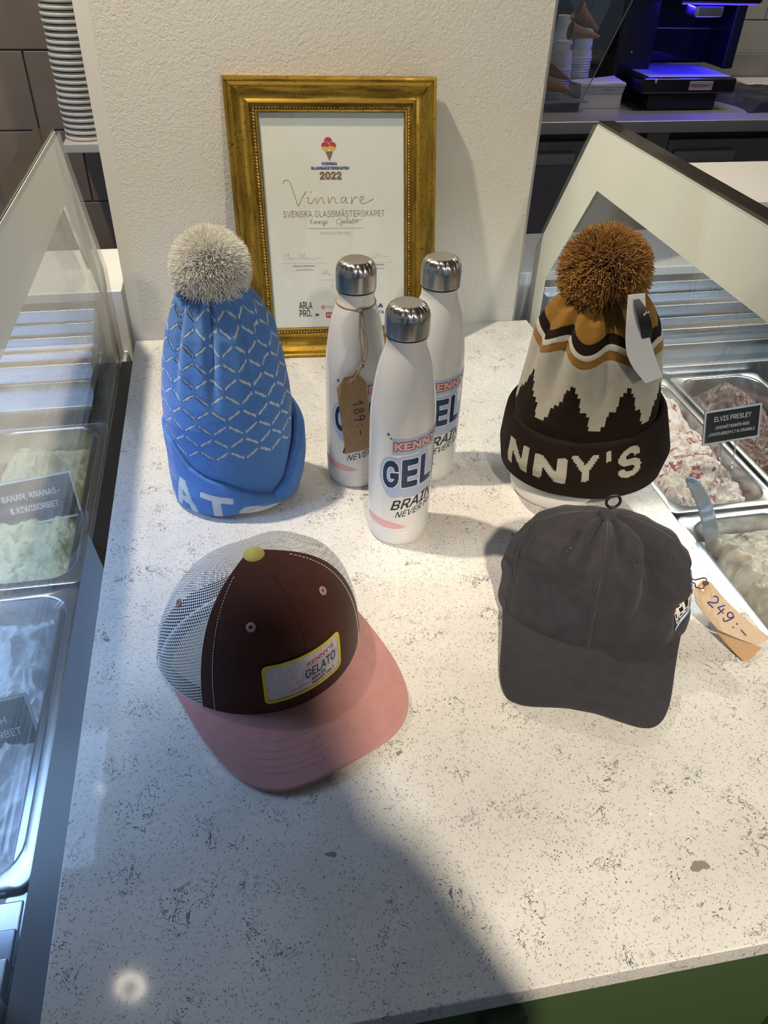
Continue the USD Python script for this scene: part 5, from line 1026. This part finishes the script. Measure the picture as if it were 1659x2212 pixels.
def hand(c, side, wrist):
    ps = [*limb([(wrist, .026), (c - rr_ * side * -.012 - uu_ * .022 - ww_ * .006, .023)])]
    palm = c - rr_ * side * -.014 - uu_ * .012 - ww_ * .006
    ps += limb([(palm - uu_ * .030, .020), (palm + uu_ * .026, .018)])
    for k, ln in enumerate((.9, 1.0, .95, .8)):         # four fingers closing over the back of the phone
        b0 = palm + uu_ * (.030 - .019 * k) + rr_ * side * .004; b1 = b0 + ww_ * .020 * ln - rr_ * side * .008; b2 = b1 - rr_ * side * .026 * ln + ww_ * .003; b3 = b2 - rr_ * side * .018 * ln - ww_ * .002
        ps += limb([(b0, .0098), (b1, .0092), (b2, .0086), (b3, .0078)])
    ps += limb([(palm - ww_ * .012 + uu_ * .004, .0115), (palm - ww_ * .020 - rr_ * side * .016 + uu_ * .020, .0100), (palm - ww_ * .016 - rr_ * side * .030 + uu_ * .034, .0090)])
    return ps
skin = limb([((px, -1.44, .45), .058), (head + (0, -.02, -.09), .054)]) + [m3.Manifold.sphere(1, 40).scale([.076, .098, .118]).translate(list(map(float, head)))]
skin += limb([(head + (0, .045, -.075), .040), (head + (0, .062, -.085), .026)]) + limb([(head + (0, .088, .005), .010), (head + (0, .110, -.022), .013)]) + limb([(head + (-.018, .090, -.052), .008), (head + (.018, .090, -.052), .008)])
for s in (-1, 1): skin += [m3.Manifold.sphere(1, 20).scale([.010, .020, .031]).translate(list(map(float, head + (s * .078, -.008, -.005))))] + limb([(head + (s * .030, .090, .024), .010), (head + (s * .044, .082, .026), .009)])
skin += hand(hl, -1, wl) + hand(hr_, 1, wr) + limb([(ell_ * .3 + wl * .7, .032), (wl, .026)]) + limb([(elr * .3 + wr * .7, .032), (wr, .026)])
M['skin'] = mat('skin', (.55, .36, .27), .5, subsurface_weight=.1, subsurface_scale=.01); M['jacket'] = cloth('jacket', (.030, .032, .040)); M['jeans'] = cloth('jeans', (.04, .055, .10)); M['hair'] = mat('hair', (.06, .04, .025), .6); M['shoe'] = mat('shoe', (.05, .05, .05), .5)
obj('body', fuse(skin, .006, 6), M['skin'], per, smooth=True)
eyes = cat_([trimesh.Trimesh(trimesh.creation.icosphere(2, .011).vertices + head + (s * .032, .084, .012), trimesh.creation.icosphere(2).faces) for s in (-1, 1)])
obj('eyes', eyes, M['white_print'], per, smooth=True)
jk = limb([((px, -1.54, -.02), .150), ((px, -1.54, .14), .140), ((px, -1.47, .34), .150)]) + limb([(shl + (.04, 0, -.02), .082), (shr + (-.04, 0, -.02), .082)]) + limb([((px - .08, -1.46, .32), .12), ((px + .08, -1.46, .32), .12)]) + limb([((px, -1.44, .44), .088), ((px + .01, -1.42, .50), .070)])
jk += limb([(shl, .070), (ell_, .054), (ell_ * .25 + wl * .75, .040)]) + limb([(shr, .070), (elr, .054), (elr * .25 + wr * .75, .040)])
obj('jacket', fuse(jk), M['jacket'], per, smooth=True)
jn = limb([((px - .075, -1.54, -.06), .125), ((px + .075, -1.54, -.06), .125)])
for s in (-1, 1): jn += limb([((px + s * .09, -1.54, -.10), .105), ((px + s * .105, -1.52, -.48), .072), ((px + s * .11, -1.55, -.865), .052)])
obj('jeans', fuse(jn), M['jeans'], per, smooth=True)
for s in (-1, 1): obj('shoe', fuse(limb([((px + s * .11, -1.66, -.905), .043), ((px + s * .118, -1.47, -.908), .040), ((px + s * .122, -1.47, -.915), .034)]), .01, 4), M['shoe'], per, smooth=True)
hs = m3.Manifold.sphere(1, 40).scale([.084, .106, .124]).translate(list(map(float, head + (0, -.010, .012)))) - m3.Manifold.cube([.4, .3, .3], True).translate(list(map(float, head + (0, .195, -.085)))) - m3.Manifold.cube([.4, .4, .2], True).translate(list(map(float, head + (0, 0, -.17))))
obj('hair', fuse([hs], .01, 4), M['hair'], per, smooth=True)
ph = thing('phone', 'black phone held up by the photographer', 'phone', tuple(phc - np.array([0, 0, .07])))
pb = rbox(-.0358, .0358, -.0735, .0735, -.0038, .0038, .0037); vv = np.asarray(pb.vertices); obj('case', trimesh.Trimesh(phc + rr_ * vv[:, :1] + uu_ * vv[:, 1:2] - ww_ * (vv[:, 2:3] + .0005), pb.faces, process=False), M['black'], ph, smooth=50)
scr = rbox(-.0335, .0335, -.071, .071, .0041, .0046, .0002); vv = np.asarray(scr.vertices); obj('screen', trimesh.Trimesh(phc + rr_ * vv[:, :1] + uu_ * vv[:, 1:2] - ww_ * (vv[:, 2:3] + .0005), scr.faces, process=False), M['black_gloss'], ph, smooth=50)
